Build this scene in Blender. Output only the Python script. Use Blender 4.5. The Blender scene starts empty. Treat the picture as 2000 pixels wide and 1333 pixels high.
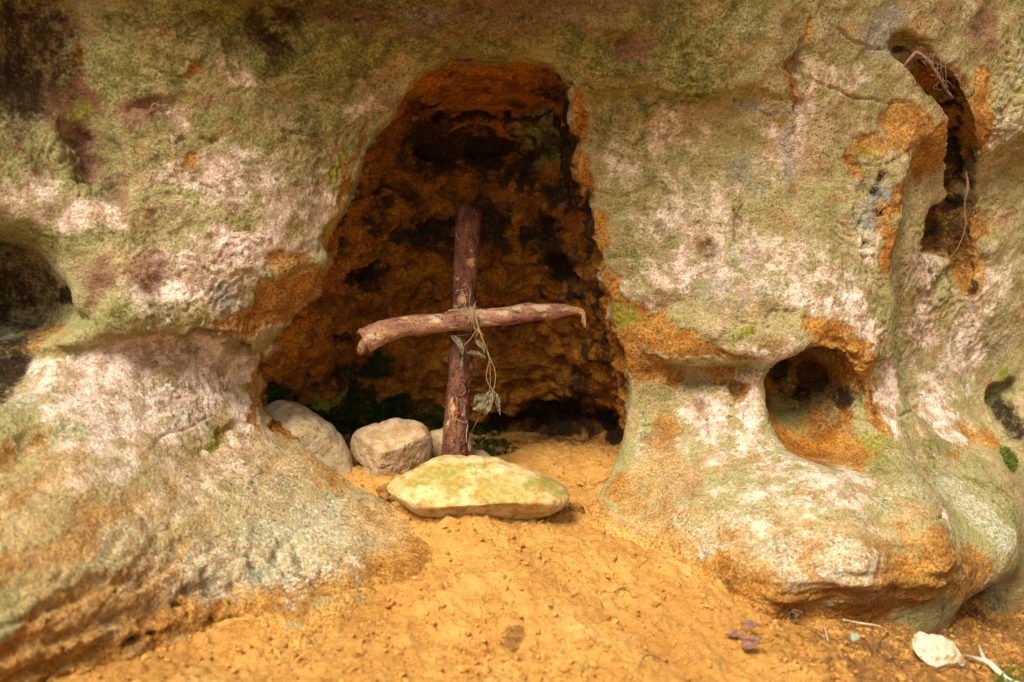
import bpy, bmesh, math, random
import numpy as np
from mathutils import Vector, Matrix

rng = np.random.default_rng(7)
random.seed(7)
scene = bpy.context.scene
COL = scene.collection
R = math.radians

# ------------------------------------------------------------------ camera
CAM = np.array([0.0, -1.7, 0.62])
PITCH = R(12.0)
FPX = 2000 * 35.0 / 36.0
CF = np.array([0.0, math.cos(PITCH), -math.sin(PITCH)])
CU = np.array([0.0, math.sin(PITCH), math.cos(PITCH)])

def ray(px, py):
    d = CF + np.array([1.0, 0, 0]) * (px - 1000) / FPX + CU * (666.5 - py) / FPX
    return d

def at(px, py, Y):
    """point seen in direction (px,py) standing at depth Y of the place"""
    d = ray(px, py)
    return CAM + d * ((Y - CAM[1]) / d[1])

def project(P):
    v = P - CAM
    dep = v @ CF
    return 1000 + FPX * v[:, 0] / dep, 666.5 - FPX * (v @ CU) / dep, dep

# ------------------------------------------------------------------ noise
_GR = np.array([[1,1,0],[-1,1,0],[1,-1,0],[-1,-1,0],[1,0,1],[-1,0,1],[1,0,-1],[-1,0,-1],
                [0,1,1],[0,-1,1],[0,1,-1],[0,-1,-1],[1,1,0],[-1,1,0],[0,-1,1],[0,-1,-1]], np.float32)

def pn(P, scale=1.0, seed=0):
    """gradient noise, about -1..1"""
    Q = np.asarray(P, np.float32) * np.float32(scale) + np.float32(seed * 17.31)
    I = np.floor(Q).astype(np.int32)
    f = Q - I
    I = I.astype(np.uint32)
    u = f * f * f * (f * (f * 6 - 15) + 10)
    out = 0
    hx = [(I[:, 0] + np.uint32(k)) * np.uint32(73856093) for k in (0, 1)]
    hy = [(I[:, 1] + np.uint32(k)) * np.uint32(19349663) for k in (0, 1)]
    hz = [(I[:, 2] + np.uint32(k)) * np.uint32(83492791) for k in (0, 1)]
    for a in (0, 1):
        wx = u[:, 0] if a else 1 - u[:, 0]
        for b in (0, 1):
            wy = u[:, 1] if b else 1 - u[:, 1]
            for c in (0, 1):
                wz = u[:, 2] if c else 1 - u[:, 2]
                h = hx[a] ^ hy[b] ^ hz[c]
                h = (h ^ (h >> np.uint32(13))) * np.uint32(1274126177)
                h = (h ^ (h >> np.uint32(16)))
                g = _GR[(h & np.uint32(15)).astype(np.int64)]
                out = out + wx * wy * wz * (g[:, 0] * (f[:, 0] - a) + g[:, 1] * (f[:, 1] - b) + g[:, 2] * (f[:, 2] - c))
    return out

def fbm(P, scale, octv=4, seed=0, gain=0.5):
    s, amp = 0, 1.0
    for i in range(octv):
        s = s + amp * pn(P, scale * 2.03 ** i, seed + i * 3)
        amp *= gain
    return s

def sstep(a, b, x):
    t = np.clip((x - a) / (b - a), 0, 1)
    return t * t * (3 - 2 * t)

def smax(a, b, k):
    h = np.maximum(k - np.abs(a - b), 0) / k
    return np.maximum(a, b) + h * h * k * 0.25

def smin(a, b, k):
    h = np.maximum(k - np.abs(a - b), 0) / k
    return np.minimum(a, b) - h * h * k * 0.25

class TPS:
    def __init__(self, pts, vals, lam=1e-4):
        self.p = np.array(pts, float)
        n = len(self.p)
        d = np.linalg.norm(self.p[:, None] - self.p[None], axis=2)
        K = self.k(d) + np.eye(n) * lam
        Pm = np.c_[np.ones(n), self.p]
        A = np.zeros((n + 3, n + 3))
        A[:n, :n] = K; A[:n, n:] = Pm; A[n:, :n] = Pm.T
        self.w = np.linalg.solve(A, np.r_[np.array(vals, float), 0, 0, 0])
    @staticmethod
    def k(d):
        return d * d * np.log(d + 1e-9)
    def __call__(self, X, Z):
        sh = np.shape(X)
        X = np.ravel(X); Z = np.ravel(Z)
        out = self.w[-3] + self.w[-2] * X + self.w[-1] * Z
        for (a, b), w in zip(self.p, self.w[:-3]):
            d = np.sqrt((X - a) ** 2 + (Z - b) ** 2)
            out = out + w * self.k(d)
        return out.reshape(sh)

# ------------------------------------------------------------------ tags and linking
def tag(o, label=None, cat=None, group=None, kind=None):
    if label: o['label'] = label
    if cat: o['category'] = cat
    if group: o['group'] = group
    if kind: o['kind'] = kind
    return o

def link_mesh(name, verts, faces, mat=None, parent=None, smooth=True):
    me = bpy.data.meshes.new(name)
    verts = np.asarray(verts, np.float32)
    if isinstance(faces, np.ndarray):
        n, k = faces.shape
        me.vertices.add(len(verts)); me.vertices.foreach_set('co', verts.ravel())
        me.loops.add(n * k); me.loops.foreach_set('vertex_index', faces.astype(np.int32).ravel())
        me.polygons.add(n)
        me.polygons.foreach_set('loop_start', np.arange(0, n * k, k, dtype=np.int32))
        me.polygons.foreach_set('loop_total', np.full(n, k, np.int32))
        me.update(calc_edges=True)
    else:
        me.from_pydata([tuple(map(float, v)) for v in verts], [], faces)
    if smooth:
        me.polygons.foreach_set('use_smooth', np.ones(len(me.polygons), bool))
    me.validate()
    o = bpy.data.objects.new(name, me)
    COL.objects.link(o)
    if mat: me.materials.append(mat)
    if parent:
        o.parent = parent
        # the parent root stands unrotated: keep world coordinates
        if parent.type == 'EMPTY': o.matrix_parent_inverse = Matrix.Translation(-Vector(parent.location))
    return o

def empty(name, loc):
    o = bpy.data.objects.new(name, None)
    COL.objects.link(o)
    o.location = tuple(map(float, loc)); o.empty_display_size = 0.05
    return o

# ------------------------------------------------------------------ node helper
class NT:
    def __init__(self, name):
        self.m = bpy.data.materials.new(name)
        self.m.use_nodes = True
        self.t = self.m.node_tree
        self.t.nodes.clear()
        self.out = self.t.nodes.new('ShaderNodeOutputMaterial')
        self.b = self.t.nodes.new('ShaderNodeBsdfPrincipled')
        self.t.links.new(self.b.outputs[0], self.out.inputs[0])
        self.co = self.t.nodes.new('ShaderNodeTexCoord').outputs['Object']
        self.b.inputs['Specular IOR Level'].default_value = 0.2
        self.b.inputs['Roughness'].default_value = 0.9
    def put(self, sock, v):
        if hasattr(v, 'is_output'):
            self.t.links.new(v, sock)
        else:
            if sock.type == 'RGBA' and len(v) == 3: v = (*v, 1)
            sock.default_value = v
    def noise(self, scale, detail=4, rough=0.55, co=None, dist=0.0, stretch=None):
        n = self.t.nodes.new('ShaderNodeTexNoise')
        c = co or self.co
        if stretch:
            mp = self.t.nodes.new('ShaderNodeMapping')
            mp.inputs['Scale'].default_value = stretch
            self.t.links.new(c, mp.inputs[0]); c = mp.outputs[0]
        self.t.links.new(c, n.inputs['Vector'])
        n.inputs['Scale'].default_value = scale
        n.inputs['Detail'].default_value = detail
        n.inputs['Roughness'].default_value = rough
        n.inputs['Distortion'].default_value = dist
        return n.outputs['Fac']
    def voro(self, scale, feat='F1', rnd=1.0):
        n = self.t.nodes.new('ShaderNodeTexVoronoi')
        n.feature = feat
        self.t.links.new(self.co, n.inputs['Vector'])
        n.inputs['Scale'].default_value = scale
        n.inputs['Randomness'].default_value = rnd
        return n.outputs['Distance']
    def math(self, op, a, b=0.0, c=None):
        n = self.t.nodes.new('ShaderNodeMath'); n.operation = op
        self.put(n.inputs[0], a); self.put(n.inputs[1], b)
        if c is not None: self.put(n.inputs[2], c)
        return n.outputs[0]
    def ss(self, v, a, b, lo=0.0, hi=1.0):
        n = self.t.nodes.new('ShaderNodeMapRange'); n.interpolation_type = 'SMOOTHSTEP'
        self.put(n.inputs[0], v)
        n.inputs[1].default_value = a; n.inputs[2].default_value = b
        n.inputs[3].default_value = lo; n.inputs[4].default_value = hi
        return n.outputs[0]
    def mix(self, f, a, b, mode='MIX'):
        n = self.t.nodes.new('ShaderNodeMix'); n.data_type = 'RGBA'; n.blend_type = mode
        self.put(n.inputs[0], f); self.put(n.inputs[6], a); self.put(n.inputs[7], b)
        return n.outputs[2]
    def attr(self, name):
        n = self.t.nodes.new('ShaderNodeAttribute'); n.attribute_name = name
        return n
    def rgb(self, name):
        s = self.t.nodes.new('ShaderNodeSeparateColor')
        self.t.links.new(self.attr(name).outputs['Color'], s.inputs[0])
        return s.outputs
    def bump(self, h, dist, strength=1.0, prev=None):
        n = self.t.nodes.new('ShaderNodeBump')
        n.inputs['Strength'].default_value = strength
        n.inputs['Distance'].default_value = dist
        self.put(n.inputs['Height'], h)
        if prev is not None: self.t.links.new(prev, n.inputs['Normal'])
        return n.outputs[0]
    def done(self, color, normal=None, rough=None):
        self.put(self.b.inputs['Base Color'], color)
        if normal is not None: self.t.links.new(normal, self.b.inputs['Normal'])
        if rough is not None: self.put(self.b.inputs['Roughness'], rough)
        return self.m

# ================================================================== MATERIALS
def mat_rock():
    n = NT('sandstone')
    A = n.rgb('layer_a'); B = n.rgb('layer_b'); C = n.rgb('layer_c'); D = n.rgb('layer_d')
    alg, pale, ochre = A[0], A[1], A[2]
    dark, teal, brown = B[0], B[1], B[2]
    yel, cave, gry = C[0], C[1], C[2]
    big = n.noise(7, 5, 0.6)
    mid = n.noise(28, 6, 0.65)
    mid2 = n.noise(45, 6, 0.7, stretch=(1.0, 1.0, 1.3))
    fine = n.noise(160, 4, 0.7)
    grain = n.noise(520, 3, 0.8)
    def lay(w, tex, amp=0.9, lo=0.38, hi=0.62, top=1.0):
        t = n.math('MULTIPLY_ADD', n.math('MULTIPLY_ADD', tex, 0.55, n.math('MULTIPLY', fine, 0.45)), amp * 2.0, -amp)
        return n.ss(n.math('ADD', w, t), lo - 0.12, hi + 0.22, 0.0, top)
    def vary(c1, c2, tex, lo=0.35, hi=0.65):
        return n.mix(n.ss(tex, lo, hi), c1, c2)
    # weathered crust: greenish tan mottled with pinkish grey
    g2 = n.noise(230, 4, 0.65)
    pn_ = n.noise(19, 8, 0.72); pm_ = n.noise(33, 8, 0.75)
    base = vary((0.28, 0.235, 0.085), (0.47, 0.36, 0.18), mid)
    base = n.mix(n.ss(big, 0.46, 0.60, 0, 0.65), base, (0.28, 0.265, 0.095))
    base = n.mix(n.ss(n.noise(11, 6, 0.7), 0.54, 0.68, 0, 0.45), base, (0.34, 0.20, 0.13))
    pal = vary((0.44, 0.275, 0.19), (0.82, 0.65, 0.52), pm_, 0.40, 0.60)
    pal = n.mix(n.ss(g2, 0.55, 0.64, 0, 0.45), pal, (0.38, 0.25, 0.15))
    pal = n.mix(n.ss(n.noise(14, 7, 0.7), 0.55, 0.68, 0, 0.6), pal, (0.30, 0.165, 0.13))
    base = n.mix(n.ss(pn_, 0.52, 0.64, 0, 0.75), base, vary((0.42, 0.215, 0.05), (0.33, 0.19, 0.09), g2))
    col = n.mix(lay(n.math('ADD', pale, n.math('MULTIPLY_ADD', pm_, 2.2, -1.1)), mid, 1.0, 0.30, 0.62), base, pal)
    al = vary((0.105, 0.108, 0.018), (0.33, 0.34, 0.105), pm_, 0.40, 0.60)
    al = n.mix(n.ss(g2, 0.38, 0.58, 0.55, 0.0), al, (0.09, 0.075, 0.014))
    col = n.mix(lay(n.math('ADD', alg, n.math('MULTIPLY_ADD', n.noise(25, 8, 0.75), 2.0, -1.10)), mid2, 1.0, 0.34, 0.64), col, al)
    br = vary((0.15, 0.062, 0.030), (0.30, 0.155, 0.09), fine)
    col = n.mix(lay(brown, mid2, 1.3, .3, .7), col, br)
    gr = vary((0.36, 0.34, 0.28), (0.19, 0.16, 0.11), fine)
    col = n.mix(lay(gry, mid2, 1.4), col, gr)
    oc = vary((0.31, 0.115, 0.010), (0.52, 0.255, 0.045), mid)
    oc = n.mix(n.ss(g2, 0.40, 0.58, 0.5, 0.0), oc, (0.20, 0.07, 0.008))
    oc = n.mix(n.ss(mid2, 0.54, 0.66, 0, 0.6), oc, (0.42, 0.29, 0.12))
    col = n.mix(lay(n.math('ADD', ochre, n.math('MULTIPLY_ADD', n.noise(30, 8, 0.75), 1.1, -0.55)), mid2, .9, 0.26, 0.74), col, oc)
    yl = vary((0.30, 0.27, 0.02), (0.18, 0.17, 0.015), fine)
    col = n.mix(lay(yel, mid, 1.3), col, yl)
    te = vary((0.40, 0.41, 0.29), (0.56, 0.56, 0.43), fine)
    tw = n.math('MULTIPLY', lay(teal, n.noise(80, 6, 0.8), 1.7, 0.40, 0.70, 0.85), n.ss(n.noise(150, 5, 0.75), 0.40, 0.56, 0.25, 1.0))
    tn = vary((0.30, 0.165, 0.050), (0.50, 0.32, 0.13), pm_, 0.38, 0.62)
    tn = n.mix(n.ss(g2, 0.55, 0.68, 0, 0.6), tn, (0.52, 0.47, 0.33))
    col = n.mix(lay(n.math('ADD', D[1], n.math('MULTIPLY_ADD', pn_, 1.6, -0.8)), mid2, 0.8, 0.30, 0.66, 0.82), col, tn)
    col = n.mix(tw, col, te)
    # bare stone of the hollow
    cv = vary((0.20, 0.064, 0.003), (0.44, 0.175, 0.010), mid)
    cv = n.mix(n.ss(g2, 0.38, 0.58, 0.5, 0.0), cv, (0.13, 0.042, 0.004))
    cvw = n.math('SUBTRACT', cave, n.math('MULTIPLY', n.math('MAXIMUM', alg, yel), 0.9))
    col = n.mix(lay(cvw, mid, 0.7, 0.35, 0.6), col, cv)
    spk = n.ss(n.noise(300, 2, 0.5), 0.67, 0.73, 0, 0.6)
    col = n.mix(n.math('MULTIPLY', spk, n.math('SUBTRACT', 1.0, n.math('MULTIPLY', cave, 0.8))), col, (0.66, 0.55, 0.42))
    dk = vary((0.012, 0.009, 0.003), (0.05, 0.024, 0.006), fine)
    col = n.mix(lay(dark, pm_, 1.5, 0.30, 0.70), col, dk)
    # sand dusted over the foot
    dus = vary((0.50, 0.235, 0.045), (0.66, 0.34, 0.08), mid)
    dus = n.mix(n.ss(g2, 0.38, 0.54, 0.6, 0.0), dus, (0.28, 0.11, 0.018))
    col = n.mix(lay(D[0], mid2, 1.5, 0.30, 0.70, 0.95), col, dus)
    # grains
    col = n.mix(1.0, col, n.mix(n.ss(grain, 0.36, 0.64), (0.76, 0.74, 0.71), (1.16, 1.15, 1.14)), 'MULTIPLY')
    col = n.mix(1.0, col, n.mix(n.ss(g2, 0.34, 0.56), (0.70, 0.66, 0.61), (1.08, 1.08, 1.07)), 'MULTIPLY')
    pw = n.math('ADD', n.noise(190, 3, 0.6), n.math('MULTIPLY_ADD', big, 0.35, -0.175))
    pit = n.ss(pw, 0.36, 0.29, 0, 0.75)
    col = n.mix(pit, col, (0.085, 0.042, 0.014))
    h = n.math('ADD', n.math('MULTIPLY', mid2, 0.70), n.math('MULTIPLY', g2, 0.40))
    h = n.math('ADD', h, n.math('MULTIPLY', grain, 0.16))
    h = n.math('ADD', h, n.math('MULTIPLY', fine, 0.25))
    h = n.math('SUBTRACT', h, n.math('MULTIPLY', pit, 0.22))
    h = n.math('MULTIPLY', h, n.math('MULTIPLY_ADD', D[1], -0.35, 1.0))
    return n.done(col, n.bump(h, 0.0120, 1.0), 0.95)

def mat_sand():
    n = NT('sand')
    A = n.rgb('layer_a')
    mid = n.noise(22, 6, 0.65)
    fine = n.noise(140, 5, 0.7)
    grain = n.noise(650, 3, 0.8)
    col = n.mix(n.ss(mid, 0.35, 0.65), (0.53, 0.245, 0.046), (0.68, 0.35, 0.082))
    col = n.mix(n.ss(fine, 0.44, 0.30, 0, 0.6), col, (0.30, 0.115, 0.018))
    col = n.mix(n.ss(fine, 0.60, 0.72, 0, 0.5), col, (0.74, 0.46, 0.16))
    bigs = n.noise(5.5, 5, 0.6)
    col = n.mix(n.ss(bigs, 0.46, 0.62, 0, 0.55), col, (0.40, 0.175, 0.030))
    col = n.mix(n.ss(n.noise(9, 6, 0.7), 0.54, 0.68, 0, 0.55), col, (0.74, 0.44, 0.14))
    soil = n.mix(n.ss(fine, 0.4, 0.6), (0.10, 0.045, 0.014), (0.33, 0.14, 0.03))
    w = n.ss(n.math('ADD', A[0], n.math('MULTIPLY_ADD', n.noise(48, 6, 0.7), 1.6, -0.8)), 0.35, 0.65, 0, 0.85)
    col = n.mix(w, col, soil)
    flk = n.ss(n.noise(190, 3, 0.6), 0.345, 0.28, 0, 0.85)
    col = n.mix(flk, col, (0.13, 0.05, 0.012))
    wht = n.ss(n.noise(340, 2, 0.4), 0.73, 0.76, 0, 0.6)
    col = n.mix(wht, col, (0.75, 0.58, 0.42))
    col = n.mix(1.0, col, n.mix(n.ss(grain, 0.3, 0.7), (0.78, 0.76, 0.72), (1.16, 1.15, 1.13)), 'MULTIPLY')
    h = n.math('ADD', n.math('MULTIPLY', fine, 0.6), n.math('MULTIPLY', grain, 0.22))
    h = n.math('ADD', h, n.math('MULTIPLY', n.noise(260, 4, 0.65), 0.45))
    h = n.math('SUBTRACT', h, n.math('MULTIPLY', flk, 0.3))
    return n.done(col, n.bump(h, 0.010, 1.0), 0.95)

def mat_stone(name, c1, c2, stain, stain_amt=0.5, moss=None, moss_amt=0.0, scale=1.0, streak=(1, 1, 1)):
    n = NT(name)
    mid = n.noise(30 * scale, 6, 0.65, stretch=streak)
    fine = n.noise(130 * scale, 5, 0.7, stretch=streak)
    grain = n.noise(600, 3, 0.8)
    col = n.mix(n.ss(mid, 0.35, 0.65), c1, c2)
    if moss:
        geo = n.t.nodes.new('ShaderNodeNewGeometry')
        sep = n.t.nodes.new('ShaderNodeSeparateXYZ')
        n.t.links.new(geo.outputs['Position'], sep.inputs[0])
        A = n.rgb('layer_a')
        mw = n.math('ADD', A[0], n.math('MULTIPLY_ADD', n.noise(38, 6, 0.7), 1.4, -0.7))
        mc = n.mix(n.ss(fine, 0.4, 0.6), moss, tuple(0.6 * c for c in moss))
        col = n.mix(n.ss(mw, 0.3, 0.75, 0, moss_amt), col, mc)
    st = n.ss(n.math('ADD', n.noise(60 * scale, 6, 0.75), n.math('MULTIPLY', fine, 0.25)), 0.64, 0.74, 0, stain_amt)
    col = n.mix(st, col, stain)
    sp = n.ss(n.noise(260, 3, 0.6), 0.33, 0.28, 0, 0.75)
    col = n.mix(sp, col, tuple(0.35 * c for c in stain))
    col = n.mix(1.0, col, n.mix(n.ss(grain, 0.3, 0.7), (0.86, 0.85, 0.83), (1.1, 1.1, 1.1)), 'MULTIPLY')
    h = n.math('ADD', n.math('MULTIPLY', fine, 0.6), n.math('MULTIPLY', grain, 0.16))
    h = n.math('ADD', h, n.math('MULTIPLY', mid, 0.8))
    h = n.math('SUBTRACT', h, n.math('MULTIPLY', sp, 0.25))
    return n.done(col, n.bump(h, 0.004, 0.8), 0.9)

def mat_bark(name, c1, c2, c3, patch, patch_amt, along='z', crack=0.6):
    n = NT(name)
    s = (1, 1, 0.3) if along == 'z' else (0.3, 1, 1)
    s2 = (0.55, 0.55, 1) if along == 'z' else (1, 0.55, 0.55)
    fib = n.noise(150, 5, 0.7, stretch=s)
    mid = n.noise(38, 5, 0.65, stretch=s)
    fine = n.noise(320, 4, 0.7)
    cx = n.noise(110, 4, 0.65, stretch=s2)
    col = n.mix(n.ss(mid, 0.38, 0.62), c1, c2)
    col = n.mix(n.ss(fine, 0.42, 0.62, 0, 0.65), col, c3)
    A = n.rgb('layer_a')
    pw = n.math('ADD', n.math('MULTIPLY', A[0], 0.8), n.math('MULTIPLY_ADD', n.noise(95, 6, 0.75, stretch=s), 2.6, -1.3))
    pt = n.ss(pw, 0.34, 0.60, 0, patch_amt)
    col = n.mix(pt, col, n.mix(n.ss(fib, 0.4, 0.6), patch, tuple(0.72 * c for c in patch)))
    ck = n.ss(n.math('MINIMUM', fib, n.math('ADD', cx, 0.03)), 0.40, 0.33, 0, crack)
    col = n.mix(ck, col, tuple(0.25 * c for c in c1))
    sp = n.ss(n.noise(420, 2, 0.5), 0.66, 0.71, 0, 0.8)
    col = n.mix(sp, col, (0.50, 0.26, 0.08))
    h = n.math('ADD', n.math('MULTIPLY', fib, 0.8), n.math('MULTIPLY', fine, 0.3))
    h = n.math('SUBTRACT', h, n.math('MULTIPLY', ck, 0.5))
    h = n.math('SUBTRACT', h, n.math('MULTIPLY', pt, 0.15))
    return n.done(col, n.bump(h, 0.004, 0.9), 0.75)

def mat_plain(name, c1, c2, scale=120, rough=0.85, bump=0.0015, stretch=None, trans=0.0):
    n = NT(name)
    a = n.noise(scale, 5, 0.65, stretch=stretch)
    f = n.noise(scale * 4, 3, 0.7)
    col = n.mix(n.ss(a, 0.36, 0.64), c1, c2)
    col = n.mix(n.ss(f, 0.4, 0.65, 0, 0.5), col, tuple(0.5 * c for c in c1))
    return n.done(col, n.bump(n.math('ADD', a, n.math('MULTIPLY', f, 0.4)), bump, 0.8), rough)

M_ROCK = mat_rock()
M_SAND = mat_sand()

# ================================================================== ROCK: control surface
FP = [
 # above the frame and top row
 (-400,-300,-.40),(300,-300,-.34),(1000,-300,-.36),(1500,-300,-.18),(2000,-300,.12),(2500,-300,.42),
 (-250,0,-.34),(100,0,-.24),(350,0,-.20),(600,0,-.19),(900,0,-.175),(1200,0,-.14),(1450,0,-.07),(1650,0,0.0),(1800,20,.08),(2000,0,.2),(2400,0,.42),
 (50,150,-.24),(300,150,-.17),(550,150,-.12),(780,150,-.06),(950,100,-.08),(1150,150,-.07),(1400,120,-.05),(1600,150,.0),(1750,150,.07),(1950,150,.18),
 (-250,350,-.38),(100,300,-.23),(350,300,-.16),(550,300,-.10),(720,280,-.03),(1140,300,.0),(1350,300,.0),(1550,300,.02),(1700,300,.05),(1950,300,.18),
 (100,450,-.25),(350,450,-.18),(550,450,-.12),(650,440,-.04),(1170,450,.0),(1400,450,-.02),(1600,450,.0),(1720,450,.04),(1900,450,.16),(2300,450,.42),
 (150,600,-.24),(300,620,-.22),(450,620,-.15),(540,650,-.09),(1230,590,-.01),(1350,600,-.05),(1500,600,-.06),(1650,600,-.03),(1735,600,.02),(1850,600,.13),(2000,600,.22),
 (20,620,-.20),(300,690,-.19),(450,690,-.12),(505,700,-.07),
 (1330,690,-.05),(1430,690,-.08),(1560,650,-.07),(1700,700,-.03),
 (1340,748,.0),(1430,742,-.03),
 (-250,800,-.50),(100,800,-.35),(300,800,-.26),(420,800,-.17),(500,800,-.09),(1260,800,.0),(1400,800,-.04),(1480,800,-.05),(1720,800,-.01),(1800,800,.08),(1950,800,.20),(2300,800,.45),
 (-250,1000,-.62),(100,900,-.44),(300,900,-.34),(480,900,-.22),(580,900,-.15),(1240,900,-.06),(1350,900,-.10),(1500,900,-.14),(1650,900,-.14),(1800,900,-.03),(1950,900,.08),
 (100,1000,-.52),(300,1000,-.42),(500,1000,-.31),(650,1000,-.23),(760,1000,-.19),(1200,1000,-.16),(1350,1000,-.22),(1500,1000,-.26),(1700,1000,-.24),(1850,1000,-.14),(1990,1000,.0),
 (100,1100,-.58),(300,1100,-.48),(500,1100,-.39),(700,1090,-.33),(800,1050,-.285),(825,1092,-.325),(700,1145,-.39),(600,1160,-.43),(1350,1090,-.28),(1500,1085,-.345),(1700,1070,-.35),(1850,1060,-.285),(1985,1045,-.12),(2100,1080,.1),
 (100,1200,-.62),(300,1200,-.52),(450,1200,-.46),(1600,1180,-.335),(1750,1185,-.285),(1880,1190,-.19),(1950,1190,-.06),
 (100,1300,-.63),(250,1300,-.56),
]
fp, fv = [], []
for a, b, c in FP:
    p = at(a, b, c); fp.append((p[0], p[2])); fv.append(c)
for x, z, Y in [(-2.2,-.3,-.95),(-1.2,-.25,-.72),(-.8,-.25,-.62),(-.3,-.2,-.45),(-.06,-.07,-.25),(.06,-.07,-.25),(0,-.3,-.5),
                (.3,-.2,-.36),(.62,-.22,-.28),(.8,-.22,-.12),(.95,-.3,.0),(1.5,-.3,.3),(2.6,-.3,.6),
                (-2.4,.5,-.75),(-2.4,1.5,-.7),(2.6,.5,.75),(2.6,1.5,.7),(0,1.9,-.25),(-4,1.,-1.0),(4.,1.,1.0)]:
    fp.append((x, z)); fv.append(Y)
F_T = TPS(fp, fv, 2e-4)

def poly3(L): return [at(*p) for p in L]

def edge_step(X, Z):
    e = poly3([(1800,250,.08),(1768,400,.07),(1742,500,.05),(1752,640,.04),(1785,790,.04),(1850,900,.02)])
    zs = np.array([p[2] for p in e])[::-1]; xs = np.array([p[0] for p in e])[::-1]
    xe = np.interp(Z, zs, xs)
    fade = sstep(zs[0] - .04, zs[0] + .04, Z) * (1 - sstep(zs[-1] - .12, zs[-1] + .02, Z))
    return fade * sstep(-.012, .03, X - xe) * .075

def brow_step(X, Z):
    """upper bulge that stands over the right hand panel along one bedding line"""
    a = at(1100, 180, -.05); b = at(1560, 186, .0)
    zl = np.interp(X, [a[0], b[0]], [a[2], b[2]]) + .006 * np.sin(X * 37)
    fade = sstep(a[0] - .02, a[0] + .04, X) * (1 - sstep(b[0] - .15, b[0] + .05, X))
    return -fade * .018 * sstep(-.004, .006, Z - zl) * (1 - sstep(.03, .2, Z - zl))

def block_step(X, Z):
    """upper left block overhanging the foot"""
    e = poly3([(-400,740,-.45),(0,705,-.3),(170,668,-.22),(300,664,-.2),(400,668,-.16),(490,684,-.1),(560,684,-.07)])
    zl = np.interp(X, [p[0] for p in e], [p[2] for p in e])
    fade = 1 - sstep(e[-1][0] - .06, e[-1][0], X)
    return -fade * .034 * sstep(-.003, .006, Z - zl) * (1 - sstep(.02, .13, Z - zl))

def Ffun(X, Z):
    return F_T(X, Z) + edge_step(X, Z) + brow_step(X, Z) + block_step(X, Z)

def on_face(px, py, off=0.0):
    """where the line of sight meets the rock's front surface (before hollows are cut)"""
    d = ray(px, py)
    t = np.linspace(.5, 3.2, 700)
    P = CAM + d[None] * t[:, None]
    g = P[:, 1] - Ffun(P[:, 0], P[:, 2])
    i = int(np.argmax(g > 0))
    t0 = t[i - 1] + (t[i] - t[i - 1]) * (-g[i - 1]) / (g[i] - g[i - 1])
    p = CAM + d * t0
    return np.array([p[0], p[1] + off, p[2]])

# ------------------------------------------------------------------ grid (fine where it can be seen)
def axis(lo, a, b, hi, h, g=1.12, cap=.12):
    mid = np.arange(a, b, h)
    L, s, x = [], h, a
    while x > lo:
        s = min(s * g, cap); x -= s; L.append(x)
    U, s, x = [], h, mid[-1]
    while x < hi:
        s = min(s * g, cap); x += s; U.append(x)
    return np.array(L[::-1] + list(mid) + U)

H = 0.0068
gx = axis(-3.6, -1.02, 1.16, 3.6, H)
gy = axis(-1.1, -.72, .42, 1.1, H)
gz = axis(-.40, -.22, .98, 3.0, H)
X2, Z2 = np.meshgrid(gx, gz, indexing='ij')
F2 = Ffun(X2, Z2)
_P2 = np.c_[X2.ravel(), np.zeros(X2.size), Z2.ravel()]
n2a = fbm(_P2, 9, 4, 5).reshape(X2.shape)
n2b = fbm(_P2, 30, 3, 15).reshape(X2.shape)

def sdf_poly(poly, X, Z):
    P = np.array(poly); n = len(P)
    d = np.full(X.shape, 1e9); s = np.ones(X.shape)
    j = n - 1
    for i in range(n):
        ex, ez = P[j] - P[i]
        wx, wz = X - P[i, 0], Z - P[i, 1]
        t = np.clip((wx * ex + wz * ez) / (ex * ex + ez * ez), 0, 1)
        d = np.minimum(d, (wx - ex * t) ** 2 + (wz - ez * t) ** 2)
        c1 = Z >= P[i, 1]; c2 = Z < P[j, 1]; c3 = ex * wz > ez * wx
        allc = (c1 & c2 & c3) | (~c1 & ~c2 & ~c3)
        s = np.where(allc, -s, s)
        j = i
    return s * np.sqrt(d)

CAVE = [(800,165,-.05),(830,138,-.06),(900,112,-.07),(1000,104,-.075),(1060,122,-.07),(1096,165,-.04),(1106,195,-.01),(1116,260,0),
        (1124,330,0),(1146,420,0),(1158,500,0),(1168,555,0),(1185,610,.0),(1215,690,.0),(1236,770,.0),(1230,830,-.02),(1214,890,-.04),
        (1190,950,-.1),(1150,1020,-.19),(1110,1070,-.22),(1000,1085,-.22),(900,1070,-.22),(800,1015,-.2),(690,945,-.16),
        (620,905,-.13),(560,870,-.1),(520,830,-.08),(500,785,-.07),(496,720,-.07),(505,690,-.07),(535,672,-.07),(575,620,-.06),
        (612,575,-.05),(650,470,-.04),(690,370,-.03),(740,260,-.03)]
cp = [(at(*p)[0], at(*p)[2]) for p in CAVE]
jag = sstep(.25, .35, Z2) * sstep(0, .05, X2) * (1 - sstep(.2, .3, X2))
D2 = sdf_poly(cp, X2, Z2) + .0025 * n2a + .002 * n2b + jag * (.006 * n2b + .004 * np.sin(Z2 * 90 + 3 * n2a))
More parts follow.
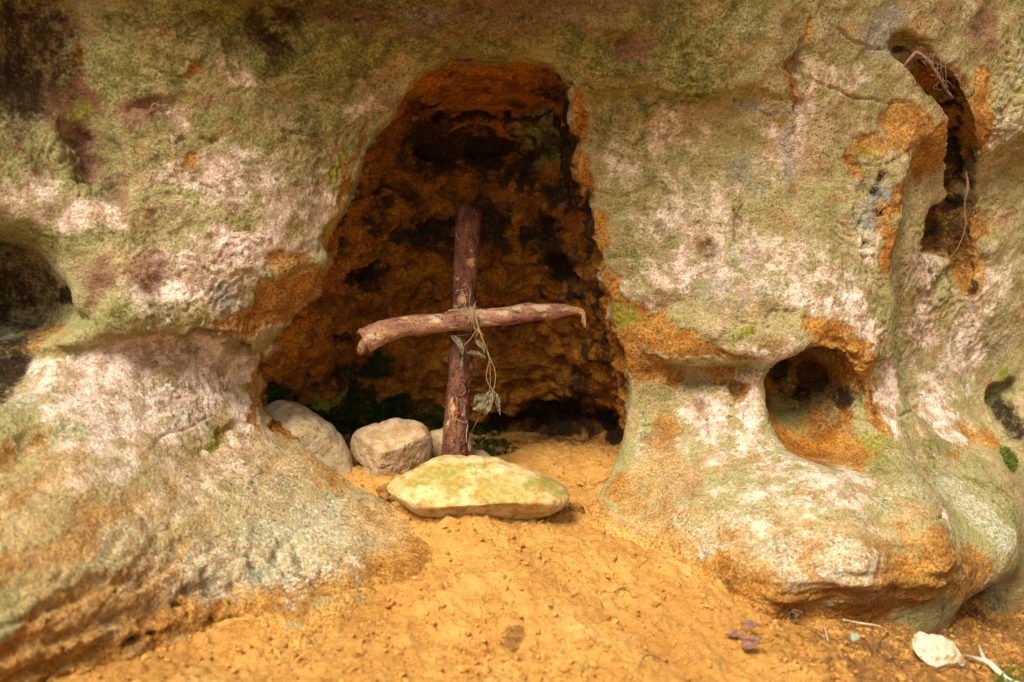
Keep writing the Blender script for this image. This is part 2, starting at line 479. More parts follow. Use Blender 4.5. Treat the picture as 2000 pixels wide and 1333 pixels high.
BP = [(820,150,-.03),(950,112,-.04),(1060,140,-.02),(860,170,.07),(960,165,.09),(1050,180,.07),(860,222,.17),(960,226,.19),(1060,205,.15),
      (780,260,.16),(870,262,.26),(960,256,.27),(1060,245,.22),
      (700,450,.12),(655,560,.09),(605,680,.05),(545,740,.06),(760,330,.18),(850,330,.27),(1000,330,.27),(1085,330,.2),(1115,420,.17),
      (760,450,.21),(900,450,.235),(1050,450,.24),(1135,510,.17),(700,580,.21),(780,580,.26),(900,580,.28),(1080,580,.26),(1165,620,.15),
      (660,690,.2),(800,690,.29),(950,690,.30),(1100,690,.28),(1190,720,.2),(545,800,.16),(590,820,.24),(640,860,.30),(560,880,.25),(620,930,.28),(700,800,.27),(800,790,.30),(930,790,.32),(1050,780,.34),(1150,790,.30),
      (1000,870,.33),(1150,880,.33),(700,870,.25),(850,880,.33),(1000,1000,.34),(700,980,.25),(1200,600,.1)]
bp = [(at(*p)[0], at(*p)[2]) for p in BP]
B_T = TPS(bp, [p[2] for p in BP], 2e-4)
B2 = np.clip(B_T(X2, Z2), -.08, .5) + .012 * n2a

Y1 = gy[None, :, None]
F3 = F2[:, None, :]
gF = np.sqrt(1 + np.gradient(F2, gx, axis=0) ** 2 + np.gradient(F2, gz, axis=1) ** 2)[:, None, :]
phi = ((F3 - Y1) / gF).astype(np.float32)                # < 0 inside stone
flare = (0.10 * sstep(-.1, .3, X2 / .5))[:, None, :]
cav = np.maximum(D2[:, None, :].astype(np.float32), ((Y1 - B2[:, None, :]) * .8).astype(np.float32))
# rounded lip: rounder at the feet, sharper higher up
_bc = [at(*p) for p in [(496,720,-.07),(500,785,-.07),(520,830,-.08),(560,870,-.1),(620,905,-.13),(690,945,-.16),(800,1015,-.2),(900,1070,-.22),(1110,1070,-.22),(1150,1020,-.19),(1190,950,-.1),(1214,890,-.04),(1230,830,-.02),(1236,770,.0)]]
crest = np.interp(gx, [p[0] for p in _bc], [p[1] for p in _bc])[:, None, None]
_pb = [(at(*p)[0], at(*p)[2]) for p in [(505,690,-.07),(700,640,-.03),(1100,640,.0),(1215,690,.0),(1240,790,.0),(1238,1000,.05),(1230,1250,.1),(470,1250,.1),(490,1000,.05),(494,760,-.05)]]
D2b = sdf_poly(_pb, X2, Z2) + .004 * n2a + .003 * n2b
cav2 = np.maximum(np.maximum(D2b[:, None, :], (Y1 - B2[:, None, :]) * .8), (crest + .045 - Y1)).astype(np.float32)
cav = smin(cav, cav2, .015).astype(np.float32)
del cav2
KK = (.006 + .024 * (1 - sstep(.0, .22, Z2)))[:, None, :].astype(np.float32)
phi = smax(phi, -cav, KK)
del cav

def carve(P, rad, k=.02, grow=3.0):
    """cut an ellipsoid hollow"""
    P = np.asarray(P, float); r = np.asarray(rad, float)
    ix = np.where(np.abs(gx - P[0]) < r[0] * grow + .03)[0]; iy = np.where(np.abs(gy - P[1]) < r[1] * grow + .03)[0]; iz = np.where(np.abs(gz - P[2]) < r[2] * grow + .03)[0]
    sl = np.ix_(ix, iy, iz)
    X = gx[ix][:, None, None]; Y = gy[iy][None, :, None]; Z = gz[iz][None, None, :]
    q = np.sqrt(((X - P[0]) / r[0]) ** 2 + ((Y - P[1]) / r[1]) ** 2 + ((Z - P[2]) / r[2]) ** 2)
    v = (q - 1) * r.min()
    phi[sl] = smax(phi[sl], (-v).astype(np.float32), k)

def carve_path(pts, rads, k=.012):
    for (a, ra), (b, rb) in zip(zip(pts[:-1], rads[:-1]), zip(pts[1:], rads[1:])):
        a = np.asarray(a); b = np.asarray(b)
        n = max(2, int(np.linalg.norm(b - a) / (min(ra, rb) * .6)))
        for t in np.linspace(0, 1, n):
            r = ra + (rb - ra) * t
            carve(a + (b - a) * t, (r, r * 1.3, r), k)

# low recess at the right inside the hollow
carve(at(1120, 836, .26), (.135, .13, .045), .015)
carve(at(1010, 842, .33), (.09, .10, .03), .015)
# bedding crack under the roof slab, pockets in the back wall
carve_path([at(812,205,.10), at(858,236,.19), at(940,242,.215), at(1060,222,.19), at(1108,196,.08)], [.010, .018, .021, .018, .010], .006)
for a, b, Y, r in [(702,535,.16,(.030,.05,.022)),(745,716,.235,(.045,.05,.018)),(660,655,.15,(.03,.04,.014)),(1095,535,.215,(.05,.05,.030)),(860,435,.235,(.06,.04,.020)),(850,300,.24,(.06,.05,.03)),(950,300,.26,(.045,.05,.025)),
                   (1060,440,.235,(.035,.05,.03)),(1005,715,.27,(.018,.03,.008)),(760,600,.235,(.035,.03,.012)),(700,755,.24,(.04,.05,.022)),(950,520,.25,(.03,.04,.02)),(800,520,.225,(.03,.03,.012))]:
    carve(at(a, b, Y), r, .014)
# round pocket at the right, with two smaller holes in its back
carve(on_face(1588, 765, .05), (.078, .125, .078), .022)
carve(on_face(1612, 825, .02), (.065, .10, .05), .04)
carve(on_face(1650, 850, .0), (.07, .06, .038), .05)
carve(on_face(1572, 766, .185), (.019, .07, .024), .008)
carve(on_face(1645, 778, .175), (.028, .06, .030), .010)
# fissure at the right
carve_path([on_face(1762, 85, .01), on_face(1800, 120, .02), on_face(1845, 175, .03), on_face(1872, 230, .03), on_face(1882, 300, .03), on_face(1884, 390, .02)],
           [.020, .021, .025, .026, .028, .030], .014)
carve_path([on_face(1884, 380, .02), on_face(1872, 420, .02), on_face(1852, 450, .02)], [.022, .026, .03], .015)
carve(on_face(1842, 455, .02), (.056, .06, .055), .035)
carve(on_face(1884, 520, .008), (.024, .05, .05), .02)
# dark recess on the left edge and the joint under the left block
carve(on_face(-105, 575, .02), (.13, .10, .075), .06)
carve(on_face(45, 606, .0), (.06, .05, .028), .05)
carve(on_face(115, 632, .0), (.04, .03, .012), .03)
carve(on_face(-25, 728, .01), (.075, .08, .045), .03)
carve_path([on_face(150, 668, .0), on_face(230, 668, .0), on_face(300, 666, .0), on_face(380, 672, .0), on_face(440, 676, .0), on_face(500, 686, .0)], [.009, .006, .005, .011, .006, .009], .008)
carve(on_face(385, 667, .0), (.014, .03, .013), .008)
# niche upper left, dents
carve(on_face(548, 78, .0), (.03, .035, .04), .03)
carve(on_face(500, 70, -.02), (.05, .035, .03), .04)
carve(on_face(110, 90, .0), (.07, .05, .10), .06)
carve_path([on_face(150, 205, -.005), on_face(180, 290, -.005), on_face(210, 370, -.005)], [.022, .024, .018], .03)
carve(on_face(1230, 95, .0), (.035, .016, .018), .025)
for a, b, r in [(1722,350,.010),(1714,378,.012),(1722,418,.007),(1950,790,.03),(1975,760,.02),(1440,760,.012),(1360,752,.012),(1728,1020,.006),(1690,480,.006)]:
    carve(on_face(a, b, .005), (r, r * 2, r * 1.2), .008)
carve_path([on_face(1440, 415), on_face(1436, 440), on_face(1446, 468)], [.004, .006, .004], .006)
# joint below the brow right of the hollow, and the notch over the pillar
carve_path([on_face(1300, 722), on_face(1340, 742), on_face(1400, 738), on_face(1450, 726)], [.016, .016, .014, .008], .02)
carve_path([on_face(1880, 830), on_face(1900, 850), on_face(1925, 870)], [.012, .018, .012], .012)
carve_path([on_face(1955, 780, .01), on_face(1978, 830, .02), on_face(1992, 880, .01)], [.026, .032, .024], .015)
carve_path([on_face(1775, 775), on_face(1792, 800)], [.008, .008], .01)
# undercut of the right foot
carve(at(1965, 1225, -.16), (.10, .16, .06), .04)

def surface_nets(phi, gx, gy, gz):
    S = phi < 0
    c = np.zeros(tuple(s - 1 for s in S.shape), np.uint8)
    for a in (0, 1):
        for b in (0, 1):
            for d in (0, 1):
                c += S[a:S.shape[0] - 1 + a, b:S.shape[1] - 1 + b, d:S.shape[2] - 1 + d]
    act = (c > 0) & (c < 8)
    I, J, K = np.nonzero(act)
    idx = np.full(act.shape, -1, np.int32)
    idx[I, J, K] = np.arange(len(I))
    acc = np.zeros((len(I), 3)); cnt = np.zeros(len(I))
    G = (gx, gy, gz)
    for ax in range(3):
        o = [b for b in range(3) if b != ax]
        for u in (0, 1):
            for v in (0, 1):
                off = [0, 0, 0]; off[o[0]] = u; off[o[1]] = v
                off2 = list(off); off2[ax] = 1
                i0 = (I + off[0], J + off[1], K + off[2]); i1 = (I + off2[0], J + off2[1], K + off2[2])
                p0 = phi[i0]; p1 = phi[i1]
                m = (p0 < 0) != (p1 < 0)
                t = np.where(m, p0 / np.where(m, p0 - p1, 1), 0)
                for q in range(3):
                    g0 = G[q][i0[q]]; g1 = G[q][i1[q]]
                    acc[:, q] += np.where(m, g0 + (g1 - g0) * t, 0)
                cnt += m
    V = acc / cnt[:, None]
    Fs = []
    for ax in range(3):
        o = [(ax + 1) % 3, (ax + 2) % 3]
        n = S.shape
        sl0 = [slice(None)] * 3; sl1 = [slice(None)] * 3
        sl0[ax] = slice(0, n[ax] - 1); sl1[ax] = slice(1, n[ax])
        a = S[tuple(sl0)]; b = S[tuple(sl1)]
        ch = a != b
        ii = list(np.nonzero(ch))
        ok = (ii[o[0]] > 0) & (ii[o[0]] < n[o[0]] - 1) & (ii[o[1]] > 0) & (ii[o[1]] < n[o[1]] - 1)
        ii = [q[ok] for q in ii]
        flip = a[tuple(ii)]
        quad = []
        for (u, v) in ((1, 1), (0, 1), (0, 0), (1, 0)):
            q = [ii[0].copy(), ii[1].copy(), ii[2].copy()]
            q[o[0]] -= u; q[o[1]] -= v
            quad.append(idx[tuple(q)])
        Q = np.stack(quad, 1)
        Q[~flip] = Q[~flip][:, ::-1]
        Fs.append(Q)
    return V, np.concatenate(Fs)

V, Q = surface_nets(phi, gx, gy, gz)
del phi
rock = link_mesh('cliff', V, Q, M_ROCK)

def refine(o, level=1):
    md = o.modifiers.new('s', 'SUBSURF'); md.levels = level; md.render_levels = level
    dg = bpy.context.evaluated_depsgraph_get()
    me = bpy.data.meshes.new_from_object(o.evaluated_get(dg))
    old = o.data
    o.modifiers.clear()
    o.data = me
    bpy.data.meshes.remove(old)
    me.polygons.foreach_set('use_smooth', np.ones(len(me.polygons), bool))
refine(rock, 1)

def get_co(me):
    a = np.empty(len(me.vertices) * 3, np.float32); me.vertices.foreach_get('co', a)
    return a.reshape(-1, 3).astype(np.float64)
def get_no(me):
    a = np.empty(len(me.vertices) * 3, np.float32); me.vertex_normals.foreach_get('vector', a)
    return a.reshape(-1, 3).astype(np.float64)
def set_co(me, P):
    me.vertices.foreach_set('co', np.asarray(P, np.float32).ravel()); me.update()
def set_col(me, name, a, b, c):
    at_ = me.attributes.new(name, 'FLOAT_COLOR', 'POINT')
    d = np.stack([a, b, c, np.ones_like(a)], 1).astype(np.float32)
    at_.data.foreach_set('color', np.clip(d, 0, 4).ravel())

P = get_co(rock.data); N = get_no(rock.data)
PX, PY, DEP = project(P)
FD = P[:, 1] - Ffun(P[:, 0], P[:, 2])                   # depth behind the front face
near = (np.abs(P[:, 0]) < 1.5) & (P[:, 2] < 1.2)

# where a line of sight lands on the stone
_bins = {}
_o = np.where(near & (PX > -150) & (PX < 2150) & (PY > -150) & (PY < 1480))[0]
_bk = (np.floor(PX[_o] / 8).astype(int) * 1000 + np.floor(PY[_o] / 8).astype(int))
_facing = ((P[_o] - CAM) * N[_o]).sum(1) < 0
for k, i, fc in zip(_bk.tolist(), _o.tolist(), _facing.tolist()):
    if fc and (k not in _bins or DEP[i] < DEP[_bins[k]]): _bins[k] = i
def hit(px, py):
    best = None
    for r in range(0, 6):
        for a in range(-r, r + 1):
            for b in range(-r, r + 1):
                k = (int(px // 8) + a) * 1000 + int(py // 8) + b
                if k in _bins: return _bins[k]
    return None

WARP = np.stack([fbm(P, 14, 3, 41), fbm(P, 14, 3, 47), fbm(P, 14, 3, 53)], 1) * .022
WARP2 = np.stack([fbm(P, 50, 2, 61), fbm(P, 50, 2, 67), fbm(P, 50, 2, 73)], 1) * .007
PW = P + WARP + WARP2

def splat(px, py, rx, ry, ang=0.0, deep=1.5, warp=True):
    """weight 0..1 of a patch of growth, stain or painted shade on the stone (an ellipsoid round the spot)"""
    i = hit(px, py)
    if i is None: return np.zeros(len(P))
    s = DEP[i] / FPX
    d = (PW if warp else P) - P[i]
    c, sn = math.cos(R(ang)), math.sin(R(ang))
    u = d[:, 0] * c + d[:, 2] * sn; v = -d[:, 0] * sn + d[:, 2] * c
    q = (u / (rx * s)) ** 2 + (v / (ry * s)) ** 2 + (d[:, 1] / (deep * max(rx, ry) * s)) ** 2
    return 1 - sstep(.45, 1.5, np.sqrt(q))

def stroke(pts, rad, warp=True):
    w = np.zeros(len(P)); S = PW if warp else P
    L = []
    for p in pts:
        i = hit(*p)
        if i is not None: L.append(i)
    for i, j in zip(L[:-1], L[1:]):
        a, b = P[i], P[j]; s = DEP[i] / FPX
        ab = b - a
        t = np.clip(((S - a) @ ab) / (ab @ ab + 1e-12), 0, 1)
        d = np.linalg.norm(S - a - t[:, None] * ab, axis=1)
        w = np.maximum(w, 1 - sstep(.4, 1.4, d / (rad * s)))
    return w

def layer(items, strokes=()):
    w = np.zeros(len(P))
    for it in items:
        a, b, rx, ry, st = it[:5]
        w = np.maximum(w, st * splat(a, b, rx, ry, *(it[5:])))
    for pts, r, st in strokes:
        w = np.maximum(w, st * stroke(pts, r))
    return w

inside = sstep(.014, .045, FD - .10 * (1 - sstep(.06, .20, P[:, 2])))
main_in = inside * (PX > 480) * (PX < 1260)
# ------- growths, stains and painted shade, spot by spot
L_alg = layer([
 (400,60,260,90,.75),(250,150,130,100,.7),(650,90,170,110,.85),(800,60,200,80,.9),(1000,50,250,60,.95),(1250,80,200,110,.9),(1350,150,120,60,.85),(1250,190,160,40,.7),
 (620,200,120,90,.7),(480,220,140,70,.6),(300,280,120,60,.55),(140,320,120,50,.6),(560,320,120,80,.55),(440,370,140,50,.5),(100,470,140,35,.65),(230,470,60,40,.5),
 (700,250,50,60,.6),(1450,50,100,60,.75),(1600,60,80,80,.5),(1200,260,80,80,.6),(1250,380,80,100,.45),(1300,330,120,60,.5),(1480,330,80,60,.4),(1250,480,60,70,.55),
 (560,110,60,40,1.0),(500,60,90,40,.9),(270,620,90,35,.7),(30,480,60,40,.6),(1500,400,90,40,.4),(1400,500,80,30,.35),(1560,430,80,60,.35),(1900,430,60,40,.4),
 (1830,560,60,100,.25),(1310,960,80,40,.5),(1230,1010,60,50,.5),(1250,840,18,40,.8),(1700,890,90,50,.55),(1850,880,80,50,.6),(1950,960,80,50,.55),(1400,930,100,60,.35),
 (1060,270,45,55,1.1),(1090,390,20,25,.9),(1040,225,50,14,.7),(1190,620,30,18,.7),(700,880,40,40,.4),(760,1040,90,50,.35),(1990,40,40,60,.5),(1950,200,30,50,.45),(1960,120,30,40,.5),
 (1250,700,30,60,.5),(1800,1120,60,60,.55),(1860,1170,50,60,.6),(60,1200,50,30,.3),(420,840,60,14,.7),(1640,170,40,30,.5),(1120,45,150,30,.8),
])
L_pale = layer([
 (460,340,120,60,.75),(330,230,60,30,.55),(480,480,110,50,.85),(340,560,100,45,.75),(150,430,90,40,.7),(60,380,60,50,.6),(560,430,70,60,.7),(420,520,150,40,.7),(470,130,55,20,.8,-30),
 (700,210,50,20,.8,35),(630,380,40,50,.7),(250,700,160,35,.9),(430,720,80,50,.95),(380,780,90,40,.9),(200,780,90,50,.75),(480,800,30,40,.9),(120,740,60,30,.7),(520,840,14,40,.7),
 (250,860,150,50,.6),(420,900,130,50,.6),(330,970,120,30,.4),(300,620,60,30,.6),(420,580,60,30,.6),
 (1350,420,120,90,.55),(1480,520,140,70,.6),(1330,540,100,40,.7),(1600,560,100,60,.65),(1700,480,40,80,.5),(1660,620,60,60,.7),(1300,260,90,50,.5),(1220,320,40,60,.5),(1550,290,60,60,.55),(1560,200,40,60,.6),
 (1640,150,60,30,.6),(1370,800,50,50,.85),(1470,790,30,70,1.0),(1500,690,120,20,.55),(1560,900,160,60,.42),(1400,870,80,40,.5),(1700,660,40,50,.75),(1740,760,25,80,.8),(1800,640,60,60,.7),
 (1880,680,60,80,.65),(1830,780,60,60,.7),(1950,560,50,80,.6),(1850,830,60,30,.7),(1820,520,60,50,.6),(1900,600,30,60,.7),(1500,1010,140,40,.45),(1600,960,180,30,.5),(1850,1010,40,20,.6),
 (1940,300,40,80,.35),(520,690,40,20,.8),(900,1080,60,20,.2),(680,1080,40,20,.4),(1240,560,40,40,.5),
])
L_ochre = layer([
 (570,560,70,45,1.1),(520,620,90,30,1.0),(560,510,40,25,.7),(480,640,60,20,.7),(590,640,60,20,.9),
 (690,330,10,60,.7,-25),(640,470,14,60,.75,-20),(720,270,9,40,.6,-30),(1122,250,18,70,1.1),(1140,370,22,70,1.1),(1165,480,18,70,1.1),(1180,570,30,40,1.0),
 (1230,620,60,30,1.0),(1290,660,60,40,1.1),(1260,720,50,30,1.1),(1220,680,40,60,1.1),(1310,740,30,20,.8),(1440,760,18,28,1.0),(1380,700,90,16,.8),(1400,735,50,14,.7),
 (1610,650,60,28,1.0),(1640,690,80,30,1.1),(1690,740,50,50,1.0),(1720,800,20,50,.9),(1720,420,24,50,1.0,-30),(1740,490,24,45,1.1,10),(1760,370,24,40,.9,-20),(1780,250,60,60,.85),(1700,280,50,25,.7),
 (1830,300,60,70,.85),(1820,160,60,40,.8),(1880,260,40,120,1.0),(1840,440,70,60,1.0),(1890,520,30,60,1.0),(1580,50,14,30,.8),(1555,160,16,50,.8),(1665,320,30,30,.7),(145,110,14,30,1.1),(370,130,20,10,.8),
 (380,310,12,30,.7),(1650,880,60,18,.9),(1600,860,60,40,.9),(100,1080,200,40,.7),(200,1180,250,50,.95),(350,1130,200,40,.7),(100,1290,250,60,1.0),(420,1180,150,50,.9),(560,1150,120,40,.8),(640,1130,60,40,.8),
 (40,960,60,60,.5),(800,1080,110,50,1.0),(760,1020,60,50,.8),(650,930,50,30,.7),(700,1000,50,30,.6),(540,930,80,30,.45),(620,900,40,14,.6),(300,960,130,40,.35),(180,1010,120,40,.5),(60,870,60,40,.5),
 (1330,1050,120,40,.6),(1240,960,50,60,.6),(1260,1060,90,30,.9),(1300,900,50,50,.5),(1450,1130,90,40,1.0),(1650,1130,170,60,1.0),(1500,1180,120,40,1.1),(1800,1150,140,70,.9),(1780,1040,50,30,.6),(1600,1060,80,30,.6),
 (1850,1060,60,40,.8),(1650,1200,160,40,1.1),(1900,1130,70,60,.8),(1420,1060,60,20,.6),(1290,850,30,60,.6),(1940,850,20,30,.9),(1900,840,30,14,.8),(70,650,60,12,.7),(100,640,50,12,.6),(1200,950,40,40,.8),
 (505,720,10,50,1.0),(510,800,10,40,.9),(1150,1000,40,40,.9),(1870,890,20,12,.7),
])
L_dark = layer([  # black growth and cracks, plus shade painted into hollows and under overhangs
 (1110,812,130,34,1.35),(1140,760,80,40,.5),(1180,700,40,60,.4),(1180,850,50,40,1.2),(1000,842,70,24,1.1),(1060,858,90,18,1.1),  # shade of the low right slot and wall above, painted dark
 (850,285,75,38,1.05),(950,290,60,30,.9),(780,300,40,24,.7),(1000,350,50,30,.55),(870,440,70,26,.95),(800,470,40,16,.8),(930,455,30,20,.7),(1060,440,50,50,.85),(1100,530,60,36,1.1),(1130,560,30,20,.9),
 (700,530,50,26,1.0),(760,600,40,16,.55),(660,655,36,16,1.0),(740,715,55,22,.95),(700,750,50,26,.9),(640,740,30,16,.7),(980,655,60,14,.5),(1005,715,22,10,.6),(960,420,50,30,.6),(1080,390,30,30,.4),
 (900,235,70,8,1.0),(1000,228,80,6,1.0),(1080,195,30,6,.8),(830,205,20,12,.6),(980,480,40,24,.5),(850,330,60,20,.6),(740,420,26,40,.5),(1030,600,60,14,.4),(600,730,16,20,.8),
 (1108,300,13,110,1.4),(1138,460,14,80,1.3),(1160,560,12,40,1.0),(560,660,20,14,.5),(640,560,14,30,.4),  # includes the shadow behind the right lip, painted as a strip
 (60,60,90,90,.72),(30,160,60,90,.85),(120,110,40,100,.66),(30,260,40,40,.5),(50,540,110,50,.62),(10,500,40,50,.6),(0,600,70,50,.62),(60,600,80,40,.6),(0,700,70,60,.8),(10,760,50,30,.8),(130,590,60,20,.9),(0,570,60,60,.8),(30,600,60,20,.8),(20,720,50,50,1.0),(545,90,30,34,.62),(490,70,60,30,.5),  # painted shade of the left recess, top-left corner and upper niche
 (180,260,22,50,.45),(220,360,24,40,.4),(1845,450,60,70,.7),(1970,815,26,50,.8),(950,10,350,45,.42),(650,20,160,50,.55),(1230,95,36,14,.45),(1380,745,28,16,.4),(1572,766,24,26,1.0),(1645,775,30,30,.9),(1600,760,90,70,.42),(1540,740,50,50,.5),  # includes painted shade under the top overhang and in the round pocket
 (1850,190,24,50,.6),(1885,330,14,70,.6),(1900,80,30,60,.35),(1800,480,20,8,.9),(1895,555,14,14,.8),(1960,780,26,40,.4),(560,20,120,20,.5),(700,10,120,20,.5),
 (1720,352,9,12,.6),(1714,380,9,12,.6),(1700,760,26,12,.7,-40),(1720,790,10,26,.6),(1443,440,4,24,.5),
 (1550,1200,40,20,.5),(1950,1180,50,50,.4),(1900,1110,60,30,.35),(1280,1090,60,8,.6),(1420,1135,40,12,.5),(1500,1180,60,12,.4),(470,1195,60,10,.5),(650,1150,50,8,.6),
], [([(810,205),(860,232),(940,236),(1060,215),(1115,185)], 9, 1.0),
    ([(1850,190),(1858,250),(1862,320),(1856,400),(1820,450)], 14, 1.0),([(1765,90),(1800,125),(1845,180)], 14, .8),([(1795,470),(1830,500),(1870,560),(1900,570)], 6, .7),([(500,1095),(560,1088),(600,1110)], 6, .7),([(370,1150),(400,1140)], 5, .7),([(90,1250),(180,1258),(260,1240),(340,1225)], 7, .8),([(300,1290),(420,1265),(480,1240)], 8, .7),  # includes shade inside the fissure, painted as dark strokes
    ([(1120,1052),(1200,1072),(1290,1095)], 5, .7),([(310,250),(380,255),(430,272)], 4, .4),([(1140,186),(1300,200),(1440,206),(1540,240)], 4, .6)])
L_teal = layer([
 (15,640,22,32,1.2),(60,770,50,24,.95),(90,760,30,20,.9),(350,800,16,30,.8),(400,820,24,16,.8),(470,1080,160,50,.85),(560,1060,120,40,.88),(620,1020,90,50,.75),(520,960,120,40,.55),(400,1130,30,40,.9),(300,1100,80,40,.5),(500,1000,120,30,.4),
 (240,1060,90,24,.5),(160,830,60,40,.5),(1530,1070,60,18,.8),(1400,1075,40,12,.8),(1650,1080,50,50,.95),(1690,1120,40,30,.95),(1540,1110,50,30,.9),(1700,1020,40,30,.7),(1900,980,50,24,.95),(1850,940,50,24,.8),
 (1960,1040,40,24,1.0),(1920,1010,40,20,.9),(1750,960,120,24,.55),(1480,1020,80,16,.5),(1350,1030,60,20,.6),(1450,960,80,30,.4),(1430,500,70,60,.55),(1520,560,70,40,.5),(1330,400,40,30,.5),(1700,440,30,60,.5),
 (1880,360,30,40,.5),(1920,520,30,60,.5),(1850,700,40,60,.45),(1960,640,30,80,.5),(1975,250,30,40,.9),(1960,200,20,60,.6),(1870,120,20,40,.6),(1890,20,20,40,.7),(1990,120,16,40,.7),(1720,40,40,50,.6),
 (1460,60,50,40,.35),(1500,120,40,40,.35),(450,1150,30,14,.8),(560,1170,30,10,.7),(700,1050,60,30,.4),(240,920,100,40,.35),(100,870,60,30,.3),(1390,790,20,10,.6),(1720,980,40,20,.6),(1500,1080,100,12,.5),
 (1240,850,10,50,.7),(1600,930,100,30,.4),(1420,1000,60,40,.35),(1530,870,60,20,.4),
])
L_brown = layer([
 (1000,25,320,50,.62),(680,35,150,45,.55),(880,85,60,30,.5),  # overhang shade along the top, painted in brown
 (130,200,70,60,.8),(180,300,30,60,.8,15),(230,380,30,50,.7),(270,210,60,40,.7),(90,320,50,30,.4),(430,190,60,16,.6),(180,550,50,40,.75),(280,520,40,40,.75),(300,220,50,20,.6),(320,420,50,30,.5),(440,390,40,30,.5),
 (540,240,60,20,.4),(750,190,40,16,.6),(400,660,60,14,.8),(470,650,40,12,.6),(290,310,20,40,.3),(1240,95,60,26,.7),(1100,20,60,24,.6),(820,30,60,24,.5),(1260,150,60,20,.4),
 (1390,480,30,30,.7),(1280,590,60,20,.6),(1500,620,50,20,.5),(1680,340,14,60,.6),(1690,540,20,40,.5),(1660,500,20,40,.4),(1290,870,40,40,.8),(1320,940,40,30,.7),(1300,1000,60,20,.5),(1360,780,24,20,.7),
 (1920,60,40,60,.7),(1840,30,30,40,.5),(1760,560,14,60,.4),(1960,430,30,30,.5),(1850,740,50,16,.6),(1600,350,30,30,.4),(1540,100,40,60,.4),(1200,240,30,20,.4),(370,870,60,20,.4),(460,870,40,16,.5),(180,900,60,30,.3),
 (1340,1110,60,14,.7),(1420,1150,50,16,.6),(130,1250,150,40,.5),(320,1240,100,30,.45),(1600,1150,120,30,.35),(950,150,90,35,.55),(1060,140,30,26,.7),(1090,240,16,40,.5),
])
L_yel = layer([
 (160,230,20,40,.7,30),(670,320,14,50,.7,-20),(560,520,50,12,.6),(590,460,14,30,.5),(430,845,40,12,.8),(1210,620,40,20,.6),(1520,720,14,40,.7,30),(1960,740,12,40,.9),(1790,790,8,18,.9),(1660,660,20,10,.6),
 (1430,650,16,10,.8),(1690,300,30,14,.6),(1710,870,60,20,.6),(1840,870,40,20,.5),(1880,310,40,6,.7),(1590,690,30,10,.5),(600,1130,40,14,.6),(640,1100,30,12,.5),(500,1220,40,10,.6),(1240,780,16,20,.6),(1650,610,16,20,.5),
 (1850,1150,40,30,.5),(1780,1150,30,16,.5),(370,190,14,8,.7),(500,520,40,8,.6),(1550,30,40,20,.4),(200,300,14,20,.4),(10,940,20,30,.5),(640,440,16,24,.5),(1210,640,20,20,.5),
 (740,780,60,8,.8),(1540,800,50,50,.55),(1590,770,70,50,.35),(600,790,60,20,.8),(660,770,40,16,.7),
])
L_gry = layer([
 (1730,60,50,60,.8),(1500,220,70,20,.6),(1460,330,40,60,.5),(1540,300,20,60,.6),(1720,390,24,60,.7),(1700,430,26,40,.6),(1440,700,30,10,.6),(1700,750,24,14,.8),(820,20,60,24,.6),(1230,10,60,16,.6),(1090,40,60,20,.5),
 (450,580,40,40,.5),(540,570,30,20,.5),(1880,560,30,80,.4),(1940,660,40,60,.4),(1680,560,40,40,.4),(1380,560,60,40,.45),(1310,1110,50,10,.9),(1360,1120,40,10,.8),(1780,1080,50,20,.4),(390,660,14,14,.8),(1450,580,80,30,.4),(1300,460,60,30,.4),
 (660,550,16,40,.4),(560,760,10,20,.6),(680,290,12,20,.6),
])
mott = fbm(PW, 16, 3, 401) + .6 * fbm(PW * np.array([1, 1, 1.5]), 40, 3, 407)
up_ = sstep(.05, .45, P[:, 2])  # hollow's colour darkens upwards, standing in for shade under its roof
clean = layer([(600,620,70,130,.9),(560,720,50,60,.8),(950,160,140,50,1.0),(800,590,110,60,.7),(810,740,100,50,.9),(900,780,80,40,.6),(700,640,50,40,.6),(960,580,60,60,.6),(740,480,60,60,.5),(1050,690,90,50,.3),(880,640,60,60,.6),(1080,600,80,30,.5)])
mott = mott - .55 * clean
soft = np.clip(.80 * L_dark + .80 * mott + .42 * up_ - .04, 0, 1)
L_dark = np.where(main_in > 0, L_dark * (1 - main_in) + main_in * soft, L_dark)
# crust breaking away from the bare ochre stone: crisp edged, with a thickness
crisp = sstep(.40, .56, L_ochre + .34 * fbm(P, 26, 4, 451)) * near
L_ochre = np.where(main_in > .5, L_ochre, .66 * L_ochre + .34 * crisp)
cave_w = inside * (PX > 470) * (PX < 1260) + .85 * sstep(.030, .07, FD) * (PX >= 1260) * (PX < 1930) * (P[:, 2] < 1.)
# the soffit slab and the strip just inside the lip are bare too
set_col(rock.data, 'layer_a', L_alg, L_pale, L_ochre)
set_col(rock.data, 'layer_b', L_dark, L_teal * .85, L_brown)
set_col(rock.data, 'layer_c', L_yel, cave_w, L_gry)

